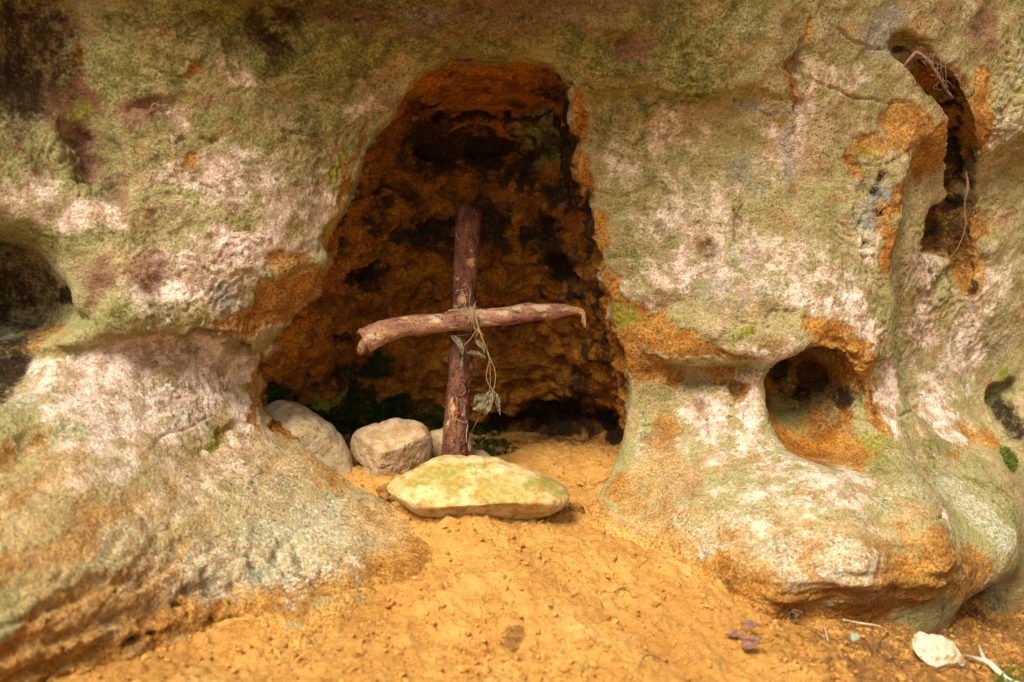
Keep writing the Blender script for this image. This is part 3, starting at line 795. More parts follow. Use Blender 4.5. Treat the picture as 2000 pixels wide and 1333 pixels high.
# ------- relief
amp = np.where(near, 1.0, 2.5)
rel = -.0034 * crisp * (1 - main_in)
rel += .010 * fbm(P, 6, 3, 101) + .0065 * pn(P, 17, 111) + .0024 * pn(P, 37, 117)
ridg = 1 - np.abs(fbm(P * np.array([1, 1, 1.5]), 22, 3, 131)) * 1.6
rel += .0012 * np.clip(ridg, -1, 1)
rel += .0014 * pn(P, 80, 141) + .0009 * pn(P, 170, 147)
def terr(F_, sharp=.84):
    k_ = np.floor(F_); return k_ + sstep(sharp, 1.0, F_ - k_)
fl = fbm(P * np.array([1, 1, 1.25]), 7.5, 4, 421) * 4.5
rel += .0055 * (terr(fl) - fl) * sstep(-.15, .30, pn(P, 5, 427)) * np.where(main_in > .5, 1.3, 1.0)
fl = fbm(P * np.array([1, 1, 1.6]), 17, 4, 431) * 4
rel += .0009 * (terr(fl, .8) - fl) * sstep(-.1, .35, pn(P, 8, 437))
# small solution pits in clusters
pw_ = fbm(P, 75, 2, 441); rel -= .0015 * sstep(.45, .75, pw_) * sstep(.0, .3, pn(P, 7, 443))
# lumpy, scalloped stone inside the hollow
lump = np.abs(fbm(P * np.array([.85, 1, 1.35]) + .03 * WARP / .022, 8.5, 4, 151))
roof = sstep(.58, .64, P[:, 2])
rel += main_in * (1 - .75 * roof) * (-.038 * (lump - .25) + .011 * fbm(P * np.array([.7, 1, 1.8]), 26, 3, 161))
rel *= 1 - .42 * (1 - sstep(.12, .38, P[:, 2])) * (1 - main_in)
bz = P[:, 2] * 10.5 + .5 * fbm(P, 4, 3, 461) + P[:, 0] * .6
bl = np.abs(bz - np.floor(bz) - .5)
rel -= .0045 * sstep(.035, .0, bl + .012 * pn(P, 60, 467)) * sstep(.0, .25, pn(P, 3.2, 463)) * (1 - main_in)
# bedding ledges at the eroded foot
foot = layer([(200,1200,300,110,1.0),(450,1150,180,70,1.0),(650,1120,90,40,.9),(1600,1150,200,60,.8),(1850,1120,120,80,.7),(1250,1070,120,24,.7)], ())
zz = P[:, 2] * 26 + .9 * fbm(P, 7, 3, 171) + P[:, 0] * 3.2
fr = zz - np.floor(zz)
rel += foot * (.009 * (sstep(0, .8, fr) - sstep(.86, 1.0, fr)) - .005)
rel += foot * .006 * fbm(P * np.array([.6, 1, 1.6]), 40, 3, 177)
# flaked-off shells, cracks, small dents
def dent(px, py, rx, ry, dep, ang=0): return -dep * splat(px, py, rx, ry, ang)
for d in [(560,1100,60,14,.014,-8),(620,1125,36,12,.012),(520,1085,34,10,.010),(400,1150,40,14,.012),(740,970,20,10,.006),(300,205,40,14,.008),(175,300,18,60,.012,14),(540,610,60,10,.006),(1390,480,26,20,.008),
          (1700,340,12,60,.006),(1760,740,8,60,.004),(1300,600,50,14,.006),(480,300,14,40,.004),(1850,560,20,80,.01,-60),(1640,690,50,14,.01,-35),(1690,775,16,40,.012,25),(1450,415,10,30,.004),(1780,1090,60,30,.010),
          (300,560,40,30,.008),(190,560,36,30,.008),(1560,160,10,60,.01),(1580,110,20,30,.012),(620,800,16,60,.01),(1145,380,12,40,.01),(1130,260,10,40,.006),(90,870,60,20,.01),(440,845,50,10,.008)]:
    rel += dent(*d)
for pts, r, dp in [([(310,250),(380,255),(430,272)],5,.006),([(590,1105),(640,1130),(700,1138)],6,.007),([(90,1250),(180,1258),(260,1240),(340,1225)],8,.012),([(300,1292),(420,1265),(480,1240)],8,.012),
                   ([(1140,186),(1300,200),(1440,206),(1540,240)],5,.006),([(810,205),(860,232),(940,236),(1060,215),(1115,185)],10,.02),([(1436,415),(1440,440),(1448,468)],5,.008),([(1330,250),(1560,262)],4,.003),
                   ([(1120,1052),(1200,1072),(1290,1095)],6,.010),([(830,200),(880,185),(960,175)],4,.004),([(1575,85),(1582,130),(1575,170),(1556,215),(1540,262)],6,.010),([(1668,310),(1680,400),(1690,500),(1694,560)],7,.006),([(1850,190),(1858,250),(1862,320),(1856,400)],6,.010),([(560,205),(630,225),(700,262)],5,.004),([(610,270),(690,300)],4,.004),([(1490,640),(1560,620),(1590,640)],5,.006),([(1830,520),(1870,565),(1898,572)],6,.010),([(1765,760),(1790,830),(1810,860)],6,.012),([(1880,420),(1890,480),(1895,560)],5,.008),
                   ([(500,1095),(560,1086),(610,1112)],5,.008),([(380,1150),(470,1185),(560,1180)],6,.008),([(1380,640),(1440,650)],4,.005),([(1500,1180),(1640,1150),(1760,1160)],7,.006),([(350,1195),(450,1205),(520,1190)],6,.01)]:
    rel -= dp * stroke(pts, r)
for d in [(690,640,40,20,.012),(600,520,80,30,.006),(1000,560,60,24,.014),(930,520,40,30,.01),(760,540,60,30,.012),(800,640,60,30,.008),(720,660,40,20,.014),(1010,500,30,40,.012),(1130,640,60,20,.01),(640,780,40,30,.014),(1400,660,30,16,.008),(1440,690,40,14,.008)]:
    rel -= dent(*d)
P1 = P + N * (rel * amp)[:, None]
set_co(rock.data, P1)
tag(rock, 'weathered sandstone cliff with a hollow at its foot, crusted green and ochre', 'cliff', kind='structure')

# ================================================================== SAND
SP = [(1000,1333,-.58),(650,1333,-.60),(300,1333,-.64),(1500,1333,-.55),(1850,1333,-.50),(1000,1200,-.44),(700,1210,-.46),(1000,1100,-.33),(1000,1025,-.2),(850,1030,-.22),
      (1300,1200,-.42),(1500,1250,-.45),(1700,1285,-.46),(1650,1226,-.345),(1850,1268,-.30),(1950,1315,-.41),(1990,1235,-.08),
      (1150,950,0),(1100,885,.18),(1000,880,.22),(1180,890,.1),(720,950,-.03),(850,940,0),(600,900,.1),(700,880,.15),(1100,862,.35),
      (820,1100,-.29),(700,1150,-.37),(500,1212,-.46),(380,1290,-.55),(1110,1047,-.22),(1350,1112,-.285),(1450,1154,-.31),(1560,1205,-.335),(1750,1234,-.30)]
sp = []; sv = []
for s in SP:
    p = at(*s); sp.append((p[0], p[1])); sv.append(p[2])
for x, y, z in [(-.7,-.2,-.04),(-1.5,-1,-.05),(-.9,-1.1,-.06),(0,-1.1,-.12),(.8,-1.0,-.18),(1.5,-1.2,-.28),(1.3,.1,-.30),(1.0,-.05,-.26),(2.2,0,-.36),(-2,.5,-.05),(0,.8,-.05),(.5,.0,-.08),(.7,.5,-.2),(0,-2.2,-.2),(-2,-2,-.15),(2,-2,-.35)]:
    sp.append((x, y)); sv.append(z)
S_T = TPS(sp, sv, 3e-4)
def ground_z(X, Y):
    X = np.asarray(X, float); Y = np.asarray(Y, float)
    r = np.sqrt(X ** 2 + (Y + .5) ** 2)
    f = sstep(1.6, 3.0, r)
    Xc = np.clip(X, -2.6, 2.6); Yc = np.clip(Y, -2.8, 1.2)
    return S_T(Xc, Yc) * (1 - f) + f * -.22

sx = axis(-80, -.95, 1.12, 80, .0033, 1.18, 9)
sy = axis(-80, -.80, .42, 80, .0033, 1.18, 9)
GX, GY = np.meshgrid(sx, sy, indexing='ij')
GZ = ground_z(GX, GY)
pg = np.stack([GX.ravel(), GY.ravel(), GZ.ravel()], 1)
gpx, gpy, gdep = project(np.where((pg[:, 1] > -1.5)[:, None], pg, np.array([0, 0, 0])))
nearg = (np.abs(pg[:, 0]) < 1.3) & (pg[:, 1] > -1.0) & (pg[:, 1] < .6)
rough_r = sstep(1350, 1700, gpx) * sstep(1180, 1240, gpy) * nearg
def gsplat(px, py, Y, r):
    p = at(px, py, Y); return np.exp(-((pg[:, 0] - p[0]) ** 2 + (pg[:, 1] - p[1]) ** 2) / (r * r))
clod = np.clip(fbm(pg, 42, 3, 201), -.15, 1)
dz = .006 * fbm(pg, 5, 3, 205) + .0045 * pn(pg, 16, 209) + .0075 * clod + .0030 * pn(pg, 95, 221) + .0022 * np.abs(pn(pg, 60, 223)) * 2
ridge = np.abs(fbm(pg, 26, 3, 231)); dz -= .004 * sstep(.10, .0, ridge) * sstep(-.2, .3, pn(pg, 9, 239))
dz += .0090 * np.maximum(0, pn(pg, 120, 243) - .22)
fl_ = fbm(pg, 12, 4, 261) * 5; k_ = np.floor(fl_)
dz += .0042 * (k_ + sstep(.75, 1, fl_ - k_) - fl_) * sstep(-.2, .3, pn(pg, 6, 265))
dz += .0030 * np.abs(pn(pg, 140, 271)) + .014 * np.clip(pn(pg, 7, 273), -.3, .5)
dz += .017 * gsplat(930, 1045, -.235, .05) + .012 * gsplat(1050, 1025, -.21, .04) + .008 * gsplat(800, 1000, -.17, .03) + .008 * gsplat(760, 950, -.03, .03)
dz += rough_r * (.010 * fbm(pg, 30, 4, 251) + .006 * np.abs(pn(pg, 60, 257)))
# footprint-like pock in the foreground
dz -= .012 * gsplat(1000, 1240, -.48, .018) + .010 * gsplat(1010, 1262, -.5, .014)
for a_, b_, y_, r_, d_ in [(620,1250,-.5,.035,.009),(780,1190,-.43,.03,.007),(1180,1210,-.43,.035,.008),(1330,1290,-.5,.04,.010),(900,1130,-.35,.03,.006),(1100,1140,-.36,.025,.006),(860,1290,-.53,.035,.008),(1480,1230,-.43,.03,.008),(1210,1010,-.15,.02,.006),(1160,930,.0,.03,.008)]:
    dz += -d_ * gsplat(a_, b_, y_, r_) + .6 * d_ * gsplat(a_ + 40, b_ + 14, y_, r_ * .7)
dz += .008 * gsplat(985, 1225, -.46, .02)
pg[:, 2] += np.where(nearg, dz, dz * .6)
ni, nj = GX.shape
ii, jj = np.meshgrid(np.arange(ni - 1), np.arange(nj - 1), indexing='ij')
a = (ii * nj + jj).ravel()
sand = link_mesh('sand', pg, np.stack([a, a + nj, a + nj + 1, a + 1], 1), M_SAND)
soil = .55 * rough_r + .5 * sstep(.9, 2.0, np.abs(pg[:, 0]))
for px_, py_, Y_, r_, s_ in [(1005,1250,-.48,.02,.8),(1690,1250,-.42,.05,.8),(1620,1240,-.42,.04,.7),(1730,1300,-.46,.05,.7),(1670,1310,-.5,.05,.7),(1850,1320,-.45,.06,.7),(1990,1240,-.1,.12,.9),(1180,950,0,.04,.5),(760,960,-.06,.03,.5),
                             (1100,862,.34,.12,.7),(1950,1290,-.3,.1,.7)]:  # starts with the slot's shade, dimmed into the sand colour
    soil = np.maximum(soil, s_ * gsplat(px_, py_, Y_, r_))
set_col(sand.data, 'layer_a', soil, soil * 0, soil * 0)
tag(sand, 'loose orange sand sloping out of the hollow', 'sand', kind='structure')

hgt = P[:, 2] - ground_z(P[:, 0], P[:, 1])
dust = (1 - sstep(-.004, .022, hgt + .012 * mott)) * near
dust = np.maximum(dust, layer([(880,1062,60,34,1.0),(1150,1030,50,30,.7)]))
tan = layer([(400,960,350,120,.58),(620,1000,150,80,.62),(200,1060,220,90,.62),(750,1010,80,50,1.0),(560,900,60,40,.8),(100,960,120,80,.6),(300,1150,250,60,.6),(1350,1000,180,80,.5),(1600,1080,250,60,.65),(1290,930,90,80,.65),(1500,1000,120,30,.4),(1250,1040,90,40,.8),(1800,1000,80,40,.4),(300,870,120,40,.35)])
tan = np.maximum(tan, layer([(1700,1010,120,40,.45),(1450,960,120,40,.4),(1120,330,20,40,.3)]))
set_col(rock.data, 'layer_d', dust, tan, dust * 0)

def on_sand(px, py):
    d = ray(px, py)
    t = np.linspace(.6, 3.2, 900)
    Q_ = CAM + d[None] * t[:, None]
    g = Q_[:, 2] - ground_z(Q_[:, 0], Q_[:, 1])
    i = int(np.argmax(g < 0))
    if g[i] >= 0: return Q_[-1]
    t0 = t[i - 1] + (t[i] - t[i - 1]) * g[i - 1] / (g[i - 1] - g[i])
    return CAM + d * t0

# ================================================================== THINGS: builders
def pr(px, p):
    """metres for a size in photo pixels at point p"""
    return px * float((np.asarray(p) - CAM) @ CF) / FPX

def spline(pts, n):
    pts = np.asarray(pts, float)
    k = len(pts)
    if k == 2:
        t = np.linspace(0, 1, n)[:, None]; return pts[0] * (1 - t) + pts[1] * t
    ext = np.vstack([2 * pts[0] - pts[1], pts, 2 * pts[-1] - pts[-2]])
    out = []
    for s in np.linspace(0, k - 1 - 1e-6, n):
        i = int(s); t = s - i
        p0, p1, p2, p3 = ext[i:i + 4]
        out.append(.5 * (2 * p1 + (p2 - p0) * t + (2 * p0 - 5 * p1 + 4 * p2 - p3) * t * t + (3 * p1 - p0 - 3 * p2 + p3) * t ** 3))
    return np.array(out)

def tube(pts, rads, nr=10, ns=40, closed=False, rough=None, caps=True, seed=0):
    """verts, faces of a tapered limb along a path; rough(P, N, s) -> radial offset"""
    C = spline(pts, ns); rr = np.interp(np.linspace(0, 1, ns), np.linspace(0, 1, len(rads)), rads)
    T = np.gradient(C, axis=0)
    if closed: T[0] = T[-1] = C[1] - C[-2]
    T /= np.linalg.norm(T, axis=1)[:, None] + 1e-12
    u = np.cross(T[0], [0.13, .9, .31]); u /= np.linalg.norm(u)
    U = []
    for t in T:
        u = u - t * (u @ t); u = u / np.linalg.norm(u); U.append(u)
    U = np.array(U); W = np.cross(T, U)
    a = np.linspace(0, 2 * math.pi, nr, endpoint=False)
    Nn = (U[:, None] * np.cos(a)[None, :, None] + W[:, None] * np.sin(a)[None, :, None]).reshape(-1, 3)
    Vv = np.repeat(C, nr, 0) + Nn * np.repeat(rr, nr)[:, None]
    if rough is not None:
        Vv = Vv + Nn * rough(Vv, Nn, np.repeat(np.linspace(0, 1, ns), nr))[:, None]
    Fc = []
    for i in range(ns - 1):
        for j in range(nr):
            Fc.append((i * nr + j, i * nr + (j + 1) % nr, (i + 1) * nr + (j + 1) % nr, (i + 1) * nr + j))
    if caps:
        Fc.append(tuple(range(nr))[::-1]); Fc.append(tuple((ns - 1) * nr + j for j in range(nr)))
    return Vv, Fc

def join(parts):
    Vs, Fs, o = [], [], 0
    for v, f in parts:
        Vs.append(np.asarray(v)); Fs += [tuple(int(i) + o for i in q) for q in f]; o += len(v)
    return np.vstack(Vs), Fs

def ico(sub):
    bm = bmesh.new(); bmesh.ops.create_icosphere(bm, subdivisions=sub, radius=1)
    v = np.array([x.co[:] for x in bm.verts]); f = [tuple(q.index for q in p.verts) for p in bm.faces]
    bm.free(); return v, f
ICO = {k: ico(k) for k in (1, 2, 3, 4, 6)}

def stone(name, outline, Y, depth, sub=6, boxy=.8, planes=(), rough=.004, seed=1, mat=None, tilt=0.0, mosspx=None, lean=0.0):
    """a solid stone with its outline, real thickness, broken faces and a rough skin"""
    O = np.array([at(a, b, Y) for a, b in outline])
    c = O.mean(0)
    d = O - c
    th = np.arctan2(d[:, 2], d[:, 0]); rad = np.hypot(d[:, 0], d[:, 2])
    o = np.argsort(th); th = th[o]; rad = rad[o]
    v, f = ICO[sub]
    ang = np.arctan2(v[:, 2], v[:, 0]); rr = np.hypot(v[:, 0], v[:, 2])
    Rr = np.interp(ang, np.r_[th - 2 * math.pi, th, th + 2 * math.pi], np.r_[rad, rad, rad])
    rb = rr ** boxy
    yy = np.sign(v[:, 1]) * np.abs(v[:, 1]) ** boxy * depth
    Pn = np.stack([np.cos(ang) * Rr * rb, yy + lean * np.sin(ang) * Rr * rb, np.sin(ang) * Rr * rb], 1)
    sz = rad.mean()
    for n_, off in planes:
        n_ = np.array(n_, float); n_ /= np.linalg.norm(n_)
        ex = Pn @ n_ - off * sz
        ks = .08 * sz; exs = np.where(ex > ks, ex, np.where(ex < -ks, 0, (ex + ks) ** 2 / (4 * ks)))
        Pn -= n_[None] * (exs * .92)[:, None]
    nn = Pn / (np.linalg.norm(Pn, axis=1)[:, None] + 1e-9)
    q = Pn + seed * 3.1
    off = rough * (1.6 * fbm(q, 1.6 / sz, 3, seed) + .55 * fbm(q, 55, 3, seed + 5) + .20 * pn(q, 180, seed + 9))
    cr = np.abs(fbm(q * np.array([1, 1, 1.8]), 2.2 / sz, 3, seed + 21)); off -= rough * .9 * sstep(.07, 0, cr)
    Pn = Pn + nn * off[:, None]
    Pw = Pn + c
    root = link_mesh(name, Pw - c, f, mat)
    root.location = tuple(map(float, c))
    wv = np.zeros(len(Pw))
    if mosspx:
        qx, qy, _ = project(Pw)
        for (a, b, rx, ry, s) in mosspx:
            wv = np.maximum(wv, s * np.exp(-((qx - a) / rx) ** 2 - ((qy - b) / ry) ** 2))
    set_col(root.data, 'layer_a', wv, wv * 0, wv * 0)
    return root

def leaf_mesh(pos, along, up, L, Wd, fold=.6, curl=.5, crump=.15, seed=0, teeth=.12, thick=.0006, nu=14, nv=10, twist=0.0):
    """a dry leaf: folded along its midrib, curled, crumpled, with thickness"""
    along = np.array(along, float); along /= np.linalg.norm(along)
    up = np.array(up, float); up -= along * (up @ along); up /= np.linalg.norm(up)
    side = np.cross(along, up)
    u, v = np.meshgrid(np.linspace(0, 1, nu), np.linspace(-1, 1, nv), indexing='ij')
    wid = np.sin(np.pi * np.clip(u, 0, 1) ** .75) ** .8 * (1 + teeth * np.sin(u * 40 + seed) * np.abs(v))
    wid = np.maximum(wid, .03)
    s = v * wid * Wd * .5
    fa = fold * np.sign(v)
    x = u * L
    h = np.abs(s) * np.sin(np.abs(fa)); s2 = s * np.cos(fa)
    q = np.stack([u.ravel() * 3, v.ravel() * 1.5, np.full(u.size, seed * 1.7)], 1)
    h = h + (crump * L * (.6 * pn(q, 1.0, seed) + .5 * pn(q, 2.3, seed + 3))).reshape(u.shape) - .03 * L * np.abs(np.sin(u * 16)) * np.abs(v)
    a = curl * u
    xr = np.where(abs(curl) > 1e-3, np.sin(a) / (curl + 1e-9) * L, x); zr = (1 - np.cos(a)) / (curl + 1e-9) * L
    tw = twist * u
    ca, sa = np.cos(tw), np.sin(tw)
    s3 = s2 * ca - h * sa; h3 = s2 * sa + h * ca
    Pm = np.asarray(pos) + along * (xr - h3 * np.sin(a))[..., None] + side * s3[..., None] + up * (zr + h3 * np.cos(a))[..., None]
    Nn = np.cross(np.gradient(Pm, axis=0), np.gradient(Pm, axis=1)); Nn /= np.linalg.norm(Nn, axis=2)[..., None] + 1e-12
    top = (Pm + Nn * thick / 2).reshape(-1, 3); bot = (Pm - Nn * thick / 2).reshape(-1, 3)
    Fc = []; m = nu * nv
    for i in range(nu - 1):
        for j in range(nv - 1):
            a0 = i * nv + j
            Fc.append((a0, a0 + nv, a0 + nv + 1, a0 + 1)); Fc.append((m + a0, m + a0 + 1, m + a0 + nv + 1, m + a0 + nv))
    ring = [i * nv for i in range(nu)] + [(nu - 1) * nv + j for j in range(1, nv)] + [i * nv + nv - 1 for i in range(nu - 2, -1, -1)] + [j for j in range(nv - 2, 0, -1)]
    for a0, b0 in zip(ring, ring[1:] + ring[:1]): Fc.append((b0, a0, m + a0, m + b0))
    return np.vstack([top, bot]), Fc

# ------------------------------------------------------------------ small materials
M_BARK = mat_bark('dark_bark', (0.090, 0.029, 0.016), (0.20, 0.076, 0.034), (0.040, 0.012, 0.009), (0.50, 0.25, 0.11), .95, 'z', .8)
M_BARK2 = mat_bark('smooth_bark', (0.20, 0.075, 0.044), (0.40, 0.205, 0.105), (0.11, 0.036, 0.024), (0.60, 0.40, 0.235), .9, 'x', .8)
M_WOOD = mat_plain('bare_wood', (0.50, 0.28, 0.12), (0.36, 0.17, 0.06), 90, .8, .002)
M_CUT = mat_plain('weathered_cut', (0.20, 0.10, 0.05), (0.36, 0.19, 0.08), 140, .85, .003)
M_FIB = mat_plain('dry_fibre', (0.40, 0.27, 0.14), (0.20, 0.115, 0.05), 200, .8, .0006)
M_LEAF = mat_plain('grey_dry_leaf', (0.28, 0.225, 0.115), (0.12, 0.09, 0.04), 170, .8, .003)
M_LEAF2 = mat_plain('beech_leaf', (0.27, 0.135, 0.085), (0.15, 0.062, 0.036), 120, .5, .001)
M_LEAF3 = mat_plain('dead_brown_leaf', (0.10, 0.05, 0.03), (0.20, 0.11, 0.06), 160, .7, .0012)
M_LEAF4 = mat_plain('orange_dry_leaf', (0.50, 0.21, 0.03), (0.36, 0.13, 0.02), 160, .7, .001)
M_TWIG = mat_plain('twig_bark', (0.15, 0.075, 0.04), (0.07, 0.035, 0.02), 200, .85, .001)
M_STRAW = mat_plain('pale_straw', (0.60, 0.46, 0.28), (0.45, 0.31, 0.16), 150, .7, .0006)
M_BONE = mat_plain('bleached_wood', (0.58, 0.49, 0.36), (0.42, 0.32, 0.20), 110, .7, .001)
M_ROOT = mat_plain('root_bark', (0.26, 0.15, 0.085), (0.12, 0.065, 0.036), 200, .85, .0008)
M_WEB = mat_plain('dusty_silk', (0.42, 0.38, 0.36), (0.30, 0.26, 0.24), 200, .8, .0003)
M_BUD = mat_plain('red_bud', (0.30, 0.02, 0.012), (0.22, 0.012, 0.010), 200, .35, .0003)
M_MOSS = mat_plain('dark_moss', (0.018, 0.038, 0.004), (0.045, 0.080, 0.009), 90, .9, .0005)
M_MOSS2 = mat_plain('bright_moss', (0.07, 0.095, 0.008), (0.13, 0.145, 0.015), 90, .9, .0005)
M_GRASS = mat_plain('green_sprout', (0.15, 0.24, 0.02), (0.25, 0.30, 0.04), 90, .6, .0003)
M_CRUMB = mat_plain('sand_crumb', (0.56, 0.27, 0.055), (0.28, 0.11, 0.018), 60, .95, .0008)
M_SOIL = mat_plain('soil_clod', (0.36, 0.155, 0.03), (0.15, 0.06, 0.015), 130, .95, .003)
S_PALE = mat_stone('pale_stone', (0.56, 0.43, 0.26), (0.44, 0.31, 0.16), (0.34, 0.19, 0.06), .7)
S_GREY = mat_stone('rough_stone', (0.44, 0.31, 0.17), (0.29, 0.18, 0.085), (0.30, 0.14, 0.035), .8, streak=(1, 1, 1.9))
S_TAN = mat_stone('tan_stone', (0.40, 0.28, 0.14), (0.50, 0.36, 0.20), (0.30, 0.14, 0.04), .7)
S_MOSSY = mat_stone('mossy_stone', (0.54, 0.41, 0.195), (0.43, 0.28, 0.10), (0.33, 0.17, 0.03), .9, moss=(0.31, 0.255, 0.05), moss_amt=.9)
S_WHITE = mat_stone('white_stone', (0.50, 0.42, 0.30), (0.40, 0.31, 0.19), (0.36, 0.19, 0.06), .9)
S_TEAL = mat_stone('lichen_stone', (0.30, 0.33, 0.22), (0.20, 0.21, 0.12), (0.2, 0.16, 0.08), .4, scale=2)

# ------------------------------------------------------------------ the stick cross
cross_root = empty('wooden_cross', at(886, 945, .0))
tag(cross_root, 'rustic cross of two bark-covered sticks tied together, leaning in the hollow', 'cross')
POST = [(884,965,-.01),(886,930,.0),(888,880,.014),(893,800,.042),(897,740,.063),(901,670,.085),(906,590,.112),(911,500,.14),(915,440,.16),(917,406,.168)]
PRAD = [27,27,26,24.5,23,22.5,23.5,24.5,25,25]
pp = [at(*p) for p in POST]
prr = [pr(r, p) for r, p in zip(PRAD, pp)]
def bark_rough(Pv, Nv, s):
    q = Pv * np.array([1, 1, .28])
    f_ = fbm(q, 70, 3, 301)
    o = .0018 * fbm(Pv, 30, 2, 305) + .0014 * f_ - .0020 * sstep(.09, 0, np.abs(fbm(Pv * np.array([1, 1, .16]), 60, 2, 307)))
    o -= .0016 * sstep(.12, 0, np.abs(fbm(q, 55, 3, 311))) + .0009 * sstep(.1, 0, np.abs(fbm(Pv * np.array([.6, .6, 1.2]), 75, 2, 313)))
    o += .0010 * np.maximum(0, pn(Pv, 170, 317))
    fl_ = fbm(Pv * np.array([1, 1, .5]), 38, 3, 319) * 4; k_ = np.floor(fl_); o += .0016 * (k_ + sstep(.8, 1, fl_ - k_) - fl_)
    o += np.where(s > .985, -.004, 0)
    return o
v, f = tube(pp, prr, 72, 300, rough=bark_rough)
# uneven broken top
top = v[:, 2] > pp[-1][2] - .02
v[top, 2] += .006 * pn(v[top] * np.array([1, 1, 0]), 60, 331) - .25 * (v[top, 0] - pp[-1][0]) * sstep(pp[-1][2] - .02, pp[-1][2], v[top, 2])
post = link_mesh('post', v, f, M_BARK, cross_root)
def paint(o, items):
    Pw = get_co(o.data); qx, qy, _ = project(Pw)
    w_ = np.zeros(len(Pw))
    for a, b, rx, ry, s in items:
        w_ = np.maximum(w_, s * np.exp(-((qx - a) / rx) ** 2 - ((qy - b) / ry) ** 2))
    set_col(o.data, 'layer_a', w_, w_ * 0, w_ * 0)
paint(post, [(921,512,8,11,1.1),(921,490,4,5,.9),(903,585,13,13,.9),(890,600,6,8,.8),(893,545,6,5,.8),(884,800,7,26,1.05),(905,800,8,20,.75),(875,835,7,20,.6),(886,860,9,14,.5),(908,450,6,10,.4),(912,555,6,12,.6),(870,770,5,12,.5),
             (880,640,8,10,.5),(889,905,10,10,.4),(900,740,12,8,.35),(870,890,6,20,.5)])

def on_post(px, py, lift=0.0):
    """point on the near side of the post"""
    C = np.array(pp); py_ = project(C)[1]
    o = np.argsort(py_); Yc = np.interp(py, py_[o], C[o][:, 1]); rc = np.interp(py, py_[o], np.array(prr)[o])
    xc = np.interp(py, py_[o], project(C)[0][o])
    p = at(px, py, Yc); dx = p[0] - at(xc, py, Yc)[0]
    p = at(px, py, Yc - math.sqrt(max(rc * rc - dx * dx, 1e-7)) - lift)
    return p
# knot: raised lip round a dark eye
k0 = on_post(899, 762, 0)
kp = []
lip = [on_post(899 + 9 * math.cos(a) + rng.uniform(-1,1), 762 + 11 * math.sin(a) + rng.uniform(-1,1), -.0004) for a in np.linspace(0, 2 * math.pi, 15)]
kp.append(tube(lip, [pr(3.2, k0)] * 15, 8, 60, closed=True, caps=False, rough=lambda Pv, Nv, s: .0007 * pn(Pv, 250, 5)))
lip2 = [on_post(901 + 15 * math.cos(a) + rng.uniform(-1,1), 764 + 19 * math.sin(a), -.0012) for a in np.linspace(-2.2, .3, 11)]
kp.append(tube(lip2, [pr(.6, k0)] + [pr(2.4, k0)] * 9 + [pr(.6, k0)], 8, 40, rough=lambda Pv, Nv, s: .0006 * pn(Pv, 250, 6)))
iv, if_ = ICO[3]
kp.append((k0 + iv * np.array([pr(8, k0), .003, pr(9, k0)]) + .0008 * pn(iv, 3, 4)[:, None], if_))
kv, kf = join(kp)
knot = link_mesh('knot', kv, kf, M_BARK, post)
# stubs of cut side shoots
sv0 = on_post(915, 717, -.006)
v, f = tube([sv0, at(924, 717, sv0[1] + .004), at(931, 716, sv0[1] + .006)], [pr(11, sv0), pr(9.5, sv0), pr(8.5, sv0)], 16, 14, rough=lambda Pv, Nv, s: .0012 * pn(Pv, 160, 9))
link_mesh('branch_stub', v, f, M_BARK, post)
sv1 = on_post(876, 703, -.004)
v, f = tube([sv1, at(868, 702, sv1[1] + .002), at(863, 700, sv1[1] + .002)], [pr(8, sv1), pr(6, sv1), pr(3.5, sv1)], 12, 10, rough=lambda Pv, Nv, s: .001 * pn(Pv, 160, 9))
link_mesh('branch_stub', v, f, M_BARK, post)
# peeled bark scar below the knot
sc = []
for side in (-1, 1):
    e = [on_post(885 + side * w_, y_, .0004) for y_, w_ in ((765, 2), (780, 7), (800, 8), (818, 6), (832, 1))]
    sc.append(tube(e, [.0004, .0011, .0012, .0010, .0004], 6, 30, rough=lambda Pv, Nv, s: .0005 * pn(Pv, 300, 3)))
sc_v, sc_f = join(sc); link_mesh('scar_edge', sc_v, sc_f, M_CUT, post)
b0 = on_post(895, 809, .002)
link_mesh('bud', b0 + iv * np.array([.0034, .0030, .0038]), if_, M_BUD, post)
# shreds of bast clinging to the bark
shr = []
for L_ in ([(888,575),(893,568),(905,566),(915,562)], [(897,598),(895,585),(900,575)], [(915,560),(918,572),(917,590),(920,600)], [(905,570),(910,585),(908,600)], [(893,820),(900,824),(908,826),(913,822)], [(910,822),(913,832),(911,845)],
           [(893,452),(892,460),(896,470)], [(912,838),(911,855),(913,865)], [(900,566),(903,575),(914,577)]):
    shr.append(tube([on_post(a + rng.uniform(-1, 1), b, .0012) for a, b in L_], [.0004, .0008, .0007, .0003][:max(2, len(L_))], 5, 14))
M_BAST = mat_plain('pale_bast', (0.45, 0.33, 0.25), (0.30, 0.18, 0.12), 200, .8, .0004)
for sv_, sf_ in shr: link_mesh('bast_shred', sv_, sf_, M_BAST, post)

